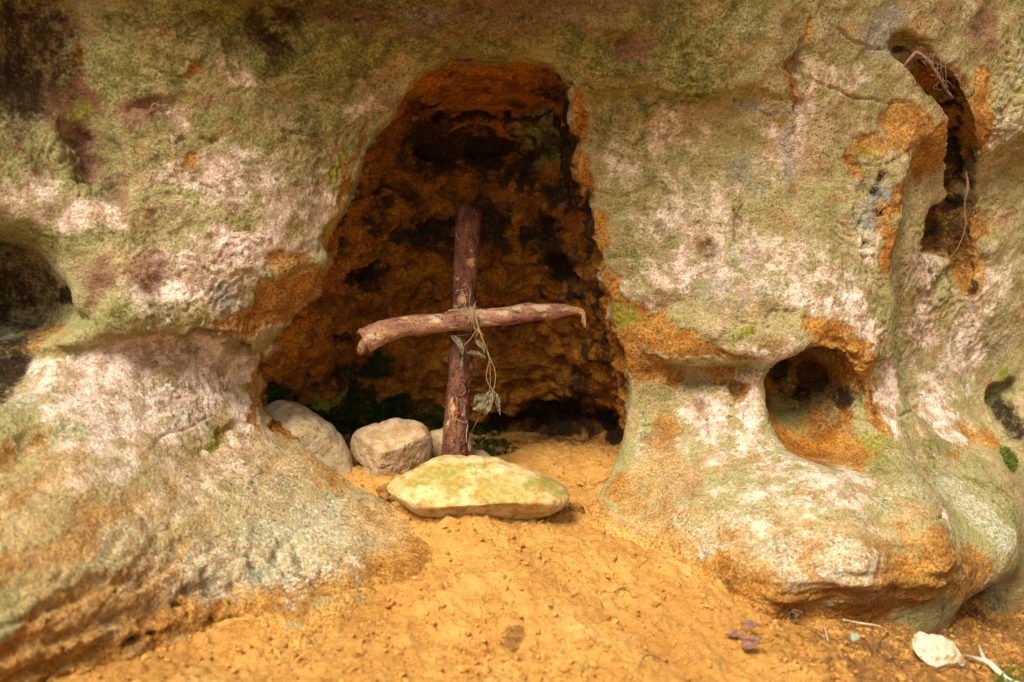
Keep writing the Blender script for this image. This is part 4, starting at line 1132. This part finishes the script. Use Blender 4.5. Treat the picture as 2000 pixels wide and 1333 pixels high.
BAR = [(712,668,.025),(735,656,.03),(757,647,.034),(790,638,.04),(843,633,.05),(880,628,.055),(916,624,.060),(950,621,.062),(983,618,.066),(1035,611,.075),(1088,607,.085),(1112,607,.09),(1128,609,.092)]
BRAD = [25,23,22,20,19,19,19.5,19,18.5,17.5,14,9.5,6]
bp_ = [at(*p) for p in BAR]; brr = [pr(r, p) for r, p in zip(BRAD, bp_)]
def bar_rough(Pv, Nv, s):
    q = Pv * np.array([.3, 1, 1])
    o = .0020 * fbm(Pv, 26, 2, 341) + .0012 * fbm(q, 80, 3, 343) + .0014 * pn(q, 30, 344)
    o += (.0025 * fbm(Pv, 45, 3, 347) - .0012 * sstep(.12, 0, np.abs(fbm(q, 70, 2, 349)))) * (1 - sstep(.0, .22, s))
    o += .0008 * np.maximum(0, pn(Pv, 160, 353) - .1)
    return o
v, f = tube(bp_, brr, 60, 260, rough=bar_rough)
bar = link_mesh('crossbar', v, f, M_BARK2, cross_root)
paint(bar, [(985,612,18,10,1.0),(1010,604,14,8,.9),(1060,600,24,9,1.0),(850,622,18,12,.9),(940,612,26,10,.9),(800,630,30,10,.6),(740,665,22,20,.8),(1100,603,16,6,.8),(1070,618,30,7,.8),(890,640,20,8,.5),(960,632,30,7,.7),(770,655,20,8,.6),(725,650,14,14,.6)])
# sawn left end: a ragged facet with a raised rim knob
e0 = at(709, 676, .016)
v, f = ICO[4]
vv = v * np.array([.009, .010, .017]); vv += v * (.0022 * fbm(v, 3, 3, 361))[:, None]
ca, sa = math.cos(R(-24)), math.sin(R(-24))
vv = np.stack([vv[:, 0] * ca - vv[:, 2] * sa, vv[:, 1], vv[:, 0] * sa + vv[:, 2] * ca], 1) + e0
link_mesh('cut_end', vv, f, M_CUT, bar)
e1 = at(711, 649, .022)
vv = v * np.array([.012, .010, .0075]) + v * (.0016 * fbm(v, 3, 3, 365))[:, None] + e1
link_mesh('end_knob', vv, f, M_BARK2, bar)
sp_ = []
for i in range(26):
    a0 = rng.uniform(-1, 1); b0_ = rng.uniform(-1, 1)
    p0 = at(1106 + 4 * a0, 606 + 6 * b0_, .084 + .008 * rng.random())
    L_ = rng.uniform(.35, 1)
    p1 = at(1130 + 3 * a0, 607 + 5 * b0_, .085 + .008 * rng.random()); p2 = at(1140 + 3 * a0, 616 + 5 * b0_, .084); p3 = at(1133 + 9 * L_ + 2 * a0, 618 + 24 * L_, .082)
    sp_.append(tube([p0, p1, p2, p3], [.0018, .0016, .0012, .0004], 5, 16))
v, f = join(sp_); link_mesh('splintered_end', v, f, M_WOOD, bar)
# binding of twisted stems round the crossing
bnd = []
cb = at(918, 624, .06); cq = on_post(903, 624, -.023)
for i in range(11):
    x0 = 920 + rng.uniform(-7, 9); sl = rng.uniform(-10, 12); r_ = pr(22, cb)
    ring = []
    for a in np.linspace(0, 2 * math.pi, 17):
        yy_ = .060 + (.018 * math.cos(a) - .0185 if math.cos(a) < 0 else .05 * math.cos(a)) + .0005
        yy_ = .0405 - .0015 * rng.random() + (1 + math.cos(a)) * .045
        ring.append(at(x0 + sl * math.sin(a), 624 - 24 * math.sin(a) * (1 if True else 1), yy_))
    bnd.append(tube(ring, [.0011 + .0008 * rng.random()] * 17, 6, 60, closed=True, caps=False, rough=lambda Pv, Nv, s: .0004 * pn(Pv, 200, 9)))
for i in range(4):
    y0 = 604 + rng.uniform(-3, 4) if i < 3 else 655
    ring = []
    for a in np.linspace(0, 2 * math.pi, 17):
        ring.append(at(905 + 29 * math.sin(a), y0 - 3 * math.sin(a) + rng.uniform(-1, 1), on_post(905, y0)[1] + .025 - .029 * math.cos(a)))
    bnd.append(tube(ring, [.0010 + .0005 * rng.random()] * 17, 6, 60, closed=True, caps=False, rough=lambda Pv, Nv, s: .0004 * pn(Pv, 200, 9)))
for L_ in ([(868,612),(880,607),(895,606),(915,604)], [(900,606),(912,616),(924,634)], [(930,588),(926,600),(924,622),(928,645)], [(925,640),(935,648),(945,655)]):
    bnd.append(tube([at(a, b, .034) for a, b in L_], [.0006, .0012, .0011, .0006], 6, 20))
v, f = join(bnd); link_mesh('binding', v, f, M_FIB, cross_root)

# ------------------------------------------------------------------ the dry vine hung on the cross
vine = empty('dried_vine', at(938, 640, .034))
tag(vine, 'withered vine with shrivelled grey leaves, dangling from the tied crossing', 'dried vine')
st = []
def vs(L_, r, n=30): st.append(tube([at(*p) for p in L_], r, 7, n, rough=lambda Pv, Nv, s: .0002 * pn(Pv, 300, 2)))
vs([(927,594,.036),(930,620,.034),(936,645,.034),(946,672,.036),(953,690,.038),(957,703,.04)], [.0013,.0015,.0016,.0014,.0014,.0018], 50)
vs([(957,700,.04),(952,722,.04),(950,738,.04),(955,752,.041),(963,764,.042)], [.0012,.0008,.0008,.0008,.0009])
vs([(957,700,.04),(965,718,.041),(968,736,.041),(966,752,.041),(963,766,.041)], [.0010,.0008,.0008,.0008,.0009])
vs([(958,700,.041),(957,725,.043),(958,745,.043),(955,770,.043)], [.0011,.0007,.0006,.0006])
vs([(934,642,.034),(926,652,.034),(918,664,.036),(906,675,.04)], [.0008,.0008,.0008,.0007])
vs([(936,646,.034),(931,655,.036),(928,664,.04)], [.0009,.0008,.0006])
vs([(944,795,.044),(937,810,.05),(930,826,.056),(919,847,.058)], [.0008,.0009,.0009,.0007])
v, f = join(st); link_mesh('stem', v, f, M_FIB, vine)
for (px, py, Y, al, up, L_, W_, fo, cu, cr, sd_, tw) in [
    (962,763,.042, (-.18,.0,-1), (-.5,-1,.1), 52, 36, .95, .6, .22, 3, .4),
    (964,764,.040, (.16,.0,-1), (.7,-1,.0), 50, 26, 1.2, .4, .2, 8, -.5),
    (950,772,.043, (-.55,.1,-.75), (-.3,-1,.2), 40, 34, .5, .7, .18, 12, .6),
    (882,655,.048, (.55,-.1,-1), (.2,-1,.2), 46, 30, 1.1, .6, .24, 15, .7),
    (898,680,.050, (.05,-.1,-1), (.4,-1,.1), 44, 24, 1.2, .6, .24, 19, -.7),
    (910,690,.046, (1,-.1,-.35), (.1,-1,.5), 42, 22, 1.2, .6, .24, 23, .9),
    (930,663,.042, (.55,.0,-.7), (-.4,-1,.3), 34, 22, 1.1, .9, .24, 27, .8)]:
    p = at(px, py, Y)
    v, f = leaf_mesh(p, al, up, pr(L_, p), pr(W_, p), fo, cu, cr, sd_, .14, .0006, 18, 12, tw)
    link_mesh('leaf', v, f, M_LEAF, vine)

# ------------------------------------------------------------------ stones
tag(stone('stone', [(757,948),(775,935),(800,925),(826,911),(850,900),(875,899),(905,903),(950,907),(1000,914),(1040,924),(1075,940),(1112,962),(1110,975),(1092,990),(1066,1003),(1030,1016),(980,1020),(920,1014),(860,1003),(810,991),(775,972)],
          -.172, .075, 6, .86, [((-.05, -.62, .80), .40), ((.05, -.75, -.7), .50)], .0022, 3, S_MOSSY,
          mosspx=[(930,960,220,60,.62),(860,925,70,26,1.0),(930,912,80,14,.75),(1060,945,50,20,1.0),(1090,962,24,14,.9),(880,960,100,26,.6),(1000,950,80,30,.55),(820,940,50,18,.9),(960,985,100,22,.4),(1040,985,40,14,.4)]),
    'long flat yellow-green stone lying on the sand in front of the cross', 'stone', 'stones in the hollow')
tag(stone('stone', [(500,805),(515,795),(537,789),(570,797),(600,812),(630,830),(655,855),(675,882),(686,910),(691,940),(660,965),(600,960),(540,930),(505,880)],
          .02, .085, 6, .85, [((.6, -.8, .1), .62), ((-.1, -.5, 1), .75)], .0017, 11, S_PALE),
    'large pale rounded stone half hidden by the left foot of the rock', 'stone', 'stones in the hollow')
tag(stone('stone', [(679,872),(688,852),(708,840),(735,834),(790,827),(815,832),(834,845),(844,872),(842,898),(825,915),(795,930),(765,942),(735,940),(715,925),(704,908),(690,902),(681,890)],
          .03, .075, 6, .76, [((-.72, -.7, .05), .55), ((-.1, -.45, 1), .52), ((.55, -.8, -.15), .72), ((.1, -1, -.25), .66), ((-.3, -.75, -.7), .8)], .0026, 17, S_GREY),
    'blocky rough grey-brown stone between the pale rounded stone and the post', 'stone', 'stones in the hollow')
tag(stone('stone', [(843,848),(862,842),(890,841),(912,850),(922,863),(920,885),(905,902),(870,908),(846,902),(840,875)],
          .125, .055, 4, .75, [((.3, -.8, .4), .6), ((-.5, -.8, .2), .7)], .004, 23, S_TAN),
    'tan stone standing behind the foot of the cross post', 'stone', 'stones in the hollow')
tag(stone('stone', [(893,908),(905,893),(925,886),(945,889),(962,902),(970,912),(950,920),(910,920)],
          .075, .04, 4, .7, [((.2, -.6, .8), .5), ((.5, -.8, 0), .6)], .003, 29, S_TAN),
    'small low stone dusted with sand, right of the post foot', 'stone', 'stones in the hollow')
tag(stone('stone', [(1786,1260),(1796,1251),(1825,1253),(1853,1257),(1868,1271),(1879,1296),(1887,1322),(1868,1334),(1838,1322),(1818,1298),(1800,1280)],
          float(on_sand(1835, 1305)[1]) + .016, .022, 6, .40, [((-.1, -.6, .8), .42), ((.7, -.6, .2), .8)], .0032, 37, S_WHITE),
    'smooth white stone half sunk in the soil in the right corner', 'stone')
tag(stone('pebble', [(1661,1248),(1668,1240),(1678,1241),(1686,1249),(1683,1258),(1671,1259),(1663,1256)], float(on_sand(1672, 1258)[1]), .010, 4, .8, [((0, -.7, .7), .6)], .0012, 41, S_TEAL),
    'little greenish lichen-covered pebble among the roots left of the white stone', 'pebble')
tag(stone('soil_clod', [(738,960),(746,950),(760,948),(772,956),(778,972),(770,985),(752,980),(742,970)], -.115, .018, 4, .8, [], .005, 43, M_SOIL),
    'crumbly brown clod stuck at the left tip of the long stone', 'soil clod')
tag(stone('soil_clod', [(1112,990),(1122,985),(1136,990),(1142,996),(1130,1001),(1116,998)], -.125, .010, 4, .7, [], .002, 47, M_SOIL),
    'flat brown chip of crust at the right tip of the long stone', 'soil clod')

# ------------------------------------------------------------------ leaves, twigs, roots
def sit(px, py, lift): 
    p = on_sand(px, py)
    i = int(np.clip(np.searchsorted(sx, p[0]) - 1, 0, ni - 2)); j = int(np.clip(np.searchsorted(sy, p[1]) - 1, 0, nj - 2))
    return np.array([p[0], p[1], pg[:, 2].reshape(ni, nj)[i:i + 2, j:j + 2].mean() + lift])       # on the modelled surface
def lone_leaf(name, p, al, up, L_, W_, fo, cu, cr, sd_, m, label, cat, group=None, tw=0.):
    v, f = leaf_mesh(p, al, up, pr(L_, p), pr(W_, p), fo, cu, cr, sd_, .05, .0006, 16, 10, tw)
    o = link_mesh(name, v - p, f, m); o.location = tuple(map(float, p))
    tag(o, label, cat, group); return o
G_L = 'dry leaves on the sand'
lone_leaf('dry_leaf', sit(1447, 1232, .012), (1, -.35, -.35), (.4, -.65, .6), 44, 22, .7, 1.3, .2, 3, M_LEAF2, 'curled reddish beech leaf, topmost of the three on the sand', 'leaf', G_L)
lone_leaf('dry_leaf', sit(1419, 1246, .006), (1, -.1, .1), (.0, -.3, 1.), 46, 24, .5, -.9, .2, 7, M_LEAF2, 'pale pinkish leaf lying flat, leftmost of the three on the sand', 'leaf', G_L)
lone_leaf('dry_leaf', sit(1447, 1272, .008), (1, .0, .25), (.1, -.6, .8), 50, 30, .6, 1.1, .2, 9, M_LEAF2, 'broad pinkish leaf with lifted edge, lowest of the three on the sand', 'leaf', G_L)
husk = empty('dead_leaf', sit(1545, 1218, .0))
tag(husk, 'dark brown curled-up dead leaf against the foot of the right rock', 'leaf')
for sd_, al, up, L_, W_ in ((4, (1, -.1, .25), (-.1, -.8, .8), 36, 30), (9, (.7, -.2, .9), (-.6, -.8, .2), 28, 24), (14, (-.8, -.2, .5), (.3, -.7, .8), 24, 22)):
    p = sit(1543, 1216, .008)
    v, f = leaf_mesh(p, al, up, pr(L_, p), pr(W_, p), .9, 1.6, .12, sd_, .1, .0007, 14, 10, .5)
    link_mesh('curled_lobe', v, f, M_LEAF3, husk)
p = at(1222, 838, .0)
lone_leaf('dry_leaf', p, (-.05, -.1, -1), (.3, -1, 0), 34, 14, .9, .4, .08, 5, M_LEAF4, 'thin orange dry leaf hanging at the right rim of the hollow', 'leaf', None, .6)

def limb(name, pts, rads, m, label, cat, group=None, rough=.0004, nr=8, ns=36, extra=()):
    pts = [np.asarray(p) for p in pts]; c = pts[0]
    parts = [tube(pts, rads, nr, ns, rough=lambda Pv, Nv, s: rough * fbm(Pv, 120, 2, 7))]
    for ep, er in extra: parts.append(tube(ep, er, nr, max(10, ns // 2), rough=lambda Pv, Nv, s: rough * pn(Pv, 150, 9)))
    v, f = join(parts)
    o = link_mesh(name, v - c, f, m); o.location = tuple(map(float, c))
    return tag(o, label, cat, group)
limb('straw', [sit(1645, 1226, .008), sit(1680, 1231, .008), sit(1705, 1238, .009), sit(1730, 1241, .007)], [.0008, .0013, .0013, .0007], M_STRAW, 'thin pale straw lying along the foot of the right rock', 'straw')
b_ = [sit(1884, 1291, .006), sit(1905, 1307, .010), sit(1930, 1320, .010), sit(1965, 1338, .010), sit(2010, 1362, .01)]
limb('stick', b_, [.0012, .0030, .0042, .0046, .0046], M_BONE, 'bleached white forked stick in the bottom right corner', 'stick', extra=[([sit(1922, 1316, .012), sit(1914, 1304, .016), sit(1908, 1296, .02)], [.0030, .0026, .001])], nr=12)
limb('twig', [sit(1818, 1318, .006), sit(1850, 1323, .007), sit(1880, 1324, .008), sit(1915, 1327, .006)], [.0008, .0014, .0016, .0009], M_TWIG, 'dark twig lying just below the white stone', 'twig')
limb('twig', [sit(1607, 1228, .002), sit(1611, 1245, .012), sit(1616, 1267, .004)], [.0007, .0011, .0009], M_STRAW, 'pale upright stalk at the left of the rooty soil patch', 'twig')
G_T = 'thin twigs in the rooty soil'
for (a, b, c_, d_, r_) in [(1622,1258,1570,1228,.0007),(1690,1262,1702,1290,.0012),(1703,1232,1716,1284,.0014),(1683,1270,1702,1295,.0008),(1718,1270,1750,1292,.0016),(1640,1300,1666,1312,.001),(1760,1305,1790,1330,.001),(1576,1262,1622,1276,.0006),(1735,1240,1716,1266,.0009),(1540,1290,1500,1275,.0006),(1745,1292,1718,1300,.0011)]:
    p0, p1 = sit(a, b, .005), sit(c_, d_, .004); mid = (p0 + p1) / 2 + rng.normal(0, .004, 3) + np.array([0, 0, .004])
    limb('twig', [p0, mid, p1], [r_, r_ * 1.1, r_ * .5], M_TWIG, 'thin dark twig sticking out of the rooty soil near the green pebble', 'twig', G_T, ns=16, nr=6)
limb('twig', [sit(1195, 1160, .005), sit(1212, 1156, .007), sit(1226, 1151, .006)], [.0006, .0010, .0005], M_TWIG, 'short dark splinter on the open sand below the right foot', 'twig')
limb('twig', [sit(832, 1030, .004), sit(840, 1026, .006), sit(845, 1034, .005), sit(856, 1040, .004)], [.0005, .0008, .0008, .0004], M_TWIG, 'tiny bent rootlet on the sand below the long stone', 'twig')
limb('twig', [sit(1245, 1318, .004), sit(1262, 1298, .012), sit(1290, 1290, .005)], [.0006, .0008, .0005], M_TWIG, 'fine arched rootlet near the bottom edge of the sand', 'twig')

def onrock(px, py, lift=.004):
    i = hit(px, py); p = P1[i]; return p + (CAM - p) / np.linalg.norm(CAM - p) * lift
limb('root', [onrock(290, 225), onrock(297, 205, .008), onrock(318, 208, .010), onrock(336, 204, .005)], [.0010, .0016, .0014, .0007], M_ROOT, 'small forked rootlet poking from the upper left rock', 'root')
ro = empty('root_tangle', onrock(1790, 110))
tag(ro, 'dusty tangle of hanging roots over the top of the right fissure', 'roots')
Ys = on_face(1800, 120)[1] - .012
def rk(px, py, d=0.): return at(px, py, Ys + d)
v, f = join([tube([rk(1738,158,-.0),rk(1757,138,-.004),rk(1775,118,-.008),rk(1788,104,-.008),rk(1800,108,-.008),rk(1815,122,-.006),rk(1832,148,.0),rk(1848,176,.01),rk(1862,192,.02)], [.0008,.0012,.0024,.0034,.003,.003,.0028,.0024,.0012], 9, 60, rough=lambda Pv, Nv, s: .0008 * fbm(Pv, 90, 2, 3))])
link_mesh('main_root', v, f, M_ROOT, ro)
fz = []
for i in range(34):
    t = rng.random()
    a = np.array([1785, 95]) + t * np.array([70, 88]) + rng.normal(0, 3, 2)
    b = np.array([1795 + 60 * rng.random(), 78 + 60 * rng.random()]) if rng.random() < .7 else a + rng.normal(0, 22, 2)
    m_ = (a + b) / 2 + rng.normal(0, 7, 2)
    fz.append(tube([rk(*a, rng.uniform(-.008, .012)), rk(*m_, rng.uniform(-.012, .01)), rk(*b, rng.uniform(0, .02))], [.0004, .00055, .0003], 4, 9))
v, f = join(fz); o_ = link_mesh('rootlet', v, f, M_ROOT, ro); tag(o_, kind='stuff')
Yh = on_face(1884, 400)[1] - .008
hr = lambda a, b, d=0.: at(a, b, Yh + d)
limb('root', [hr(1887,335,.01), hr(1890,365), hr(1884,400), hr(1886,440,-.004), hr(1874,478,-.006), hr(1862,496,-.004), hr(1856,505)], [.0014,.0030,.0012,.0010,.0010,.0009,.0006], M_ROOT,
     'thin root hanging down the dark hollow at the right', 'root', extra=[([hr(1862,496,-.004), hr(1876,502,-.002), hr(1892,503)], [.0008, .0007, .0005])])
limb('root', [rk(1545, 60, .0), onrock(1558, 95, .006), onrock(1566, 120, .006), onrock(1570, 150, .004)], [.0006, .0018, .0022, .0008], M_ROOT, 'pale root stub on the rock face above the panel', 'root')
web = []
for i in range(70):
    a = np.array([1716 + rng.normal(0, 9), 345 + 100 * rng.random()]); b = a + rng.normal(0, 14, 2)
    web.append(tube([onrock(*a, .004), (onrock(*a, .008) + onrock(*b, .008)) / 2, onrock(*b, .004)], [.00025, .0003, .00025], 3, 5))
v, f = join(web); o_ = link_mesh('cobweb', v - v.mean(0), f, M_WEB); o_.location = tuple(map(float, v.mean(0)))
tag(o_, 'greyish dusty cobweb over the small holes left of the fissure', 'cobweb')

# ------------------------------------------------------------------ moss, sprouts, crumbs
def tufts(base, nrm, n_blade, ln, wd, seed):
    r = np.random.default_rng(seed); Vt, Ft = [], []
    k = 0
    for p, n_ in zip(base, nrm):
        for _ in range(n_blade):
            d = n_ + r.normal(0, .55, 3) + np.array([0, 0, .35]); d /= np.linalg.norm(d)
            s = np.cross(d, r.normal(0, 1, 3)); s /= np.linalg.norm(s) + 1e-9
            L_ = ln * r.uniform(.5, 1.3); o = p + r.normal(0, ln * .3, 3)
            m_ = o + d * L_ * .55; e = o + d * L_ + np.array([0, 0, -.2 * L_])
            Vt += [o - s * wd * .35, o + s * wd * .35, m_ + s * wd * .5, e, m_ - s * wd * .5]
            Ft += [(k, k + 1, k + 2, k + 4), (k + 4, k + 2, k + 3)]; k += 5
    return np.array(Vt), Ft
def moss_from(items, thr, seed, count):
    w_ = np.zeros(len(P)); 
    for it in items: w_ = np.maximum(w_, it[4] * splat(*it[:4]))
    w_ = np.where(w_ > .12, w_ + .55 * fbm(P, 34, 3, seed), 0)
    c = np.where((w_ > thr) & near)[0]
    r = np.random.default_rng(seed); c = r.choice(c, min(count, len(c)), replace=False) if len(c) else c
    return P1[c], N[c]
b1, n1 = moss_from([(530,775,40,16,1),(570,800,60,20,1.0),(640,800,70,30,1.0),(640,850,80,50,1.0),(700,760,40,40,.75),(745,710,30,18,.75),(680,735,30,20,.6),(800,830,110,26,1.0),(900,850,80,30,.9),(960,850,50,40,.8),(740,800,60,24,.9),(1000,880,40,14,.5),(860,810,60,10,.6)], .52, 71, 9000)
v, f = tufts(b1, n1, 7, .0065, .0018, 3)
gm = []
for i in range(900):
    x_ = rng.uniform(630, 1010); y_ = rng.uniform(862, 892) if x_ > 900 else rng.uniform(850, 925)
    gm.append(on_sand(x_, y_))
gm = np.array(gm); gm = gm[(gm[:, 1] > .17 + .05 * pn(gm, 12, 3)) & (pn(gm, 18, 9) > -.15)]
v2, f2 = tufts(gm, np.tile([0, 0, 1.], (len(gm), 1)), 9, .009, .0019, 5)
v, f = join([(v, f), (v2, f2)])
tag(link_mesh('moss', v, f, M_MOSS), 'dark green moss along the back of the hollow behind the stones', 'moss', kind='stuff')
b1, n1 = moss_from([(1980,902,24,18,1.2)], .5, 77, 700)
c1_ = [on_sand(rng.uniform(1950, 2030), rng.uniform(1318, 1350)) for _ in range(260)]
parts = []
if len(b1): parts.append(tufts(b1, n1, 7, .006, .0017, 9))
parts.append(tufts(np.array(c1_), np.tile([0, 0, 1.], (len(c1_), 1)), 5, .012, .003, 11))
v, f = join(parts); tag(link_mesh('moss', v, f, M_MOSS2), 'bright green moss tufts at the right edge', 'moss', kind='stuff')
for i, (a, b, h_, lb) in enumerate([(1178, 1180, .014, 'tiny green sprout on the sand below the right foot'), (1134, 1322, .02, 'green grass tip at the bottom edge, right of the middle'), (1025, 1330, .012, 'green grass tip at the bottom edge, near the middle'),
                                    (1748, 1262, .016, 'small green sprout in the rooty soil left of the white stone'), (1408, 1308, .016, 'bent green sprout below the three dry leaves')]):
    p = sit(a, b, 0); dx = rng.uniform(-.5, .5)
    v, f = tube([p - [0, 0, .006], p + [dx * h_ * .4, 0, h_ * .6], p + [dx * h_, -.2 * h_, h_]], [.0012, .0011, .0003], 6, 12)
    o_ = link_mesh('grass_blade', v - p, f, M_GRASS); o_.location = tuple(map(float, p)); tag(o_, lb, 'grass blade')

# crumbs of sand and grit, past counting
iv1, if1 = ICO[1]
def crumbs(n, seed, smin_, smax_, px0, px1, py0, py1, dens):
    r = np.random.default_rng(seed); Vc, Fc = [], []; k = 0
    while k < n:
        a, b = r.uniform(px0, px1), r.uniform(py0, py1)
        p = on_sand(a, b)
        if p[1] > .4: continue
        if pn(p[None], 11, seed)[0] + .5 * pn(p[None], 40, seed + 1)[0] < r.uniform(-.6, .5): continue
        if r.random() > dens(a, b): continue
        s = smin_ + (smax_ - smin_) * r.random() ** 5
        sh = iv1 * (1 + .35 * r.normal(0, 1, (len(iv1), 1))).clip(.5, 1.5) * s * r.uniform(.5, 1.2, 3)
        # stand on the rough surface
        Vc.append(sh + p + [0, 0, .3 * s]); Fc += [tuple(int(i) + k * len(iv1) for i in q) for q in if1]; k += 1
    return np.vstack(Vc), Fc
gi = np.argsort(sx); 
def lift_to_sand(v, per):
    """drop each crumb onto the modelled sand surface"""
    v = v.reshape(-1, per, 3); c = v.mean(1)
    i = np.clip(np.searchsorted(sx, c[:, 0]) - 1, 0, ni - 2); j = np.clip(np.searchsorted(sy, c[:, 1]) - 1, 0, nj - 2)
    ZZ = pg[:, 2].reshape(ni, nj)
    zt = np.maximum.reduce([ZZ[i, j], ZZ[i + 1, j], ZZ[i, j + 1]]) * .5 + .5 * ZZ[i, j]
    zb = c[:, 2] - (ground_z(c[:, 0], c[:, 1]))
    v[:, :, 2] += (zt - ground_z(c[:, 0], c[:, 1]))[:, None]
    return v.reshape(-1, 3)
v, f = crumbs(6500, 5, .0007, .0058, -50, 2050, 900, 1420, lambda a, b: 1.0)
v = lift_to_sand(v, len(iv1))
tag(link_mesh('sand_crumbs', v, f, M_CRUMB, smooth=False), 'crumbs of sand scattered over the slope', 'sand crumbs', kind='stuff')
v, f = crumbs(700, 9, .0012, .0050, 1480, 2050, 1190, 1360, lambda a, b: 1.0)
v = lift_to_sand(v, len(iv1))
tag(link_mesh('soil_crumbs', v, f, M_SOIL, smooth=False), 'dark soil crumbs round the white stone', 'soil crumbs', kind='stuff')


# ================================================================== LIGHT, SKY, CAMERA
SUN_EL, SUN_AZ = R(54), math.atan2(-.50, -.86)
w = bpy.data.worlds.new('World'); scene.world = w; w.use_nodes = True
nt = w.node_tree; nt.nodes.clear()
wo = nt.nodes.new('ShaderNodeOutputWorld'); bg = nt.nodes.new('ShaderNodeBackground')
sky = nt.nodes.new('ShaderNodeTexSky'); sky.sky_type = 'NISHITA'; sky.sun_disc = False
sky.sun_elevation = SUN_EL; sky.sun_rotation = SUN_AZ; sky.dust_density = 3.0; sky.air_density = 1.0
hs = nt.nodes.new('ShaderNodeHueSaturation'); hs.inputs['Saturation'].default_value = 0.06
nt.links.new(sky.outputs[0], hs.inputs['Color'])
tint = nt.nodes.new('ShaderNodeMix'); tint.data_type = 'RGBA'; tint.blend_type = 'MULTIPLY'; tint.inputs[0].default_value = 1.0
tint.inputs[7].default_value = (1.0, .97, .91, 1)          # daylight filtered by woodland
nt.links.new(hs.outputs[0], tint.inputs[6]); nt.links.new(tint.outputs[2], bg.inputs[0]); nt.links.new(bg.outputs[0], wo.inputs[0])
bg.inputs[1].default_value = 0.072
sd = bpy.data.lights.new('sun', 'SUN'); sd.energy = 2.8; sd.angle = R(24); sd.color = (1.0, .95, .865)
so = bpy.data.objects.new('sun', sd); COL.objects.link(so)
sv_ = Vector((math.sin(SUN_AZ) * math.cos(SUN_EL), math.cos(SUN_AZ) * math.cos(SUN_EL), math.sin(SUN_EL)))
so.rotation_euler = sv_.to_track_quat('Z', 'Y').to_euler()

cd = bpy.data.cameras.new('camera'); cam = bpy.data.objects.new('camera', cd); COL.objects.link(cam)
cd.sensor_width = 36; cd.lens = 35; cd.clip_start = .05; cd.clip_end = 400
cam.location = tuple(CAM); cam.rotation_euler = (R(90) - PITCH, 0, 0)
cd.dof.use_dof = True; cd.dof.focus_distance = 1.74; cd.dof.aperture_fstop = 3.2
scene.camera = cam
scene.view_settings.view_transform = 'Standard'; scene.view_settings.look = 'None'
scene.view_settings.exposure = 1.32; scene.view_settings.gamma = 1.0
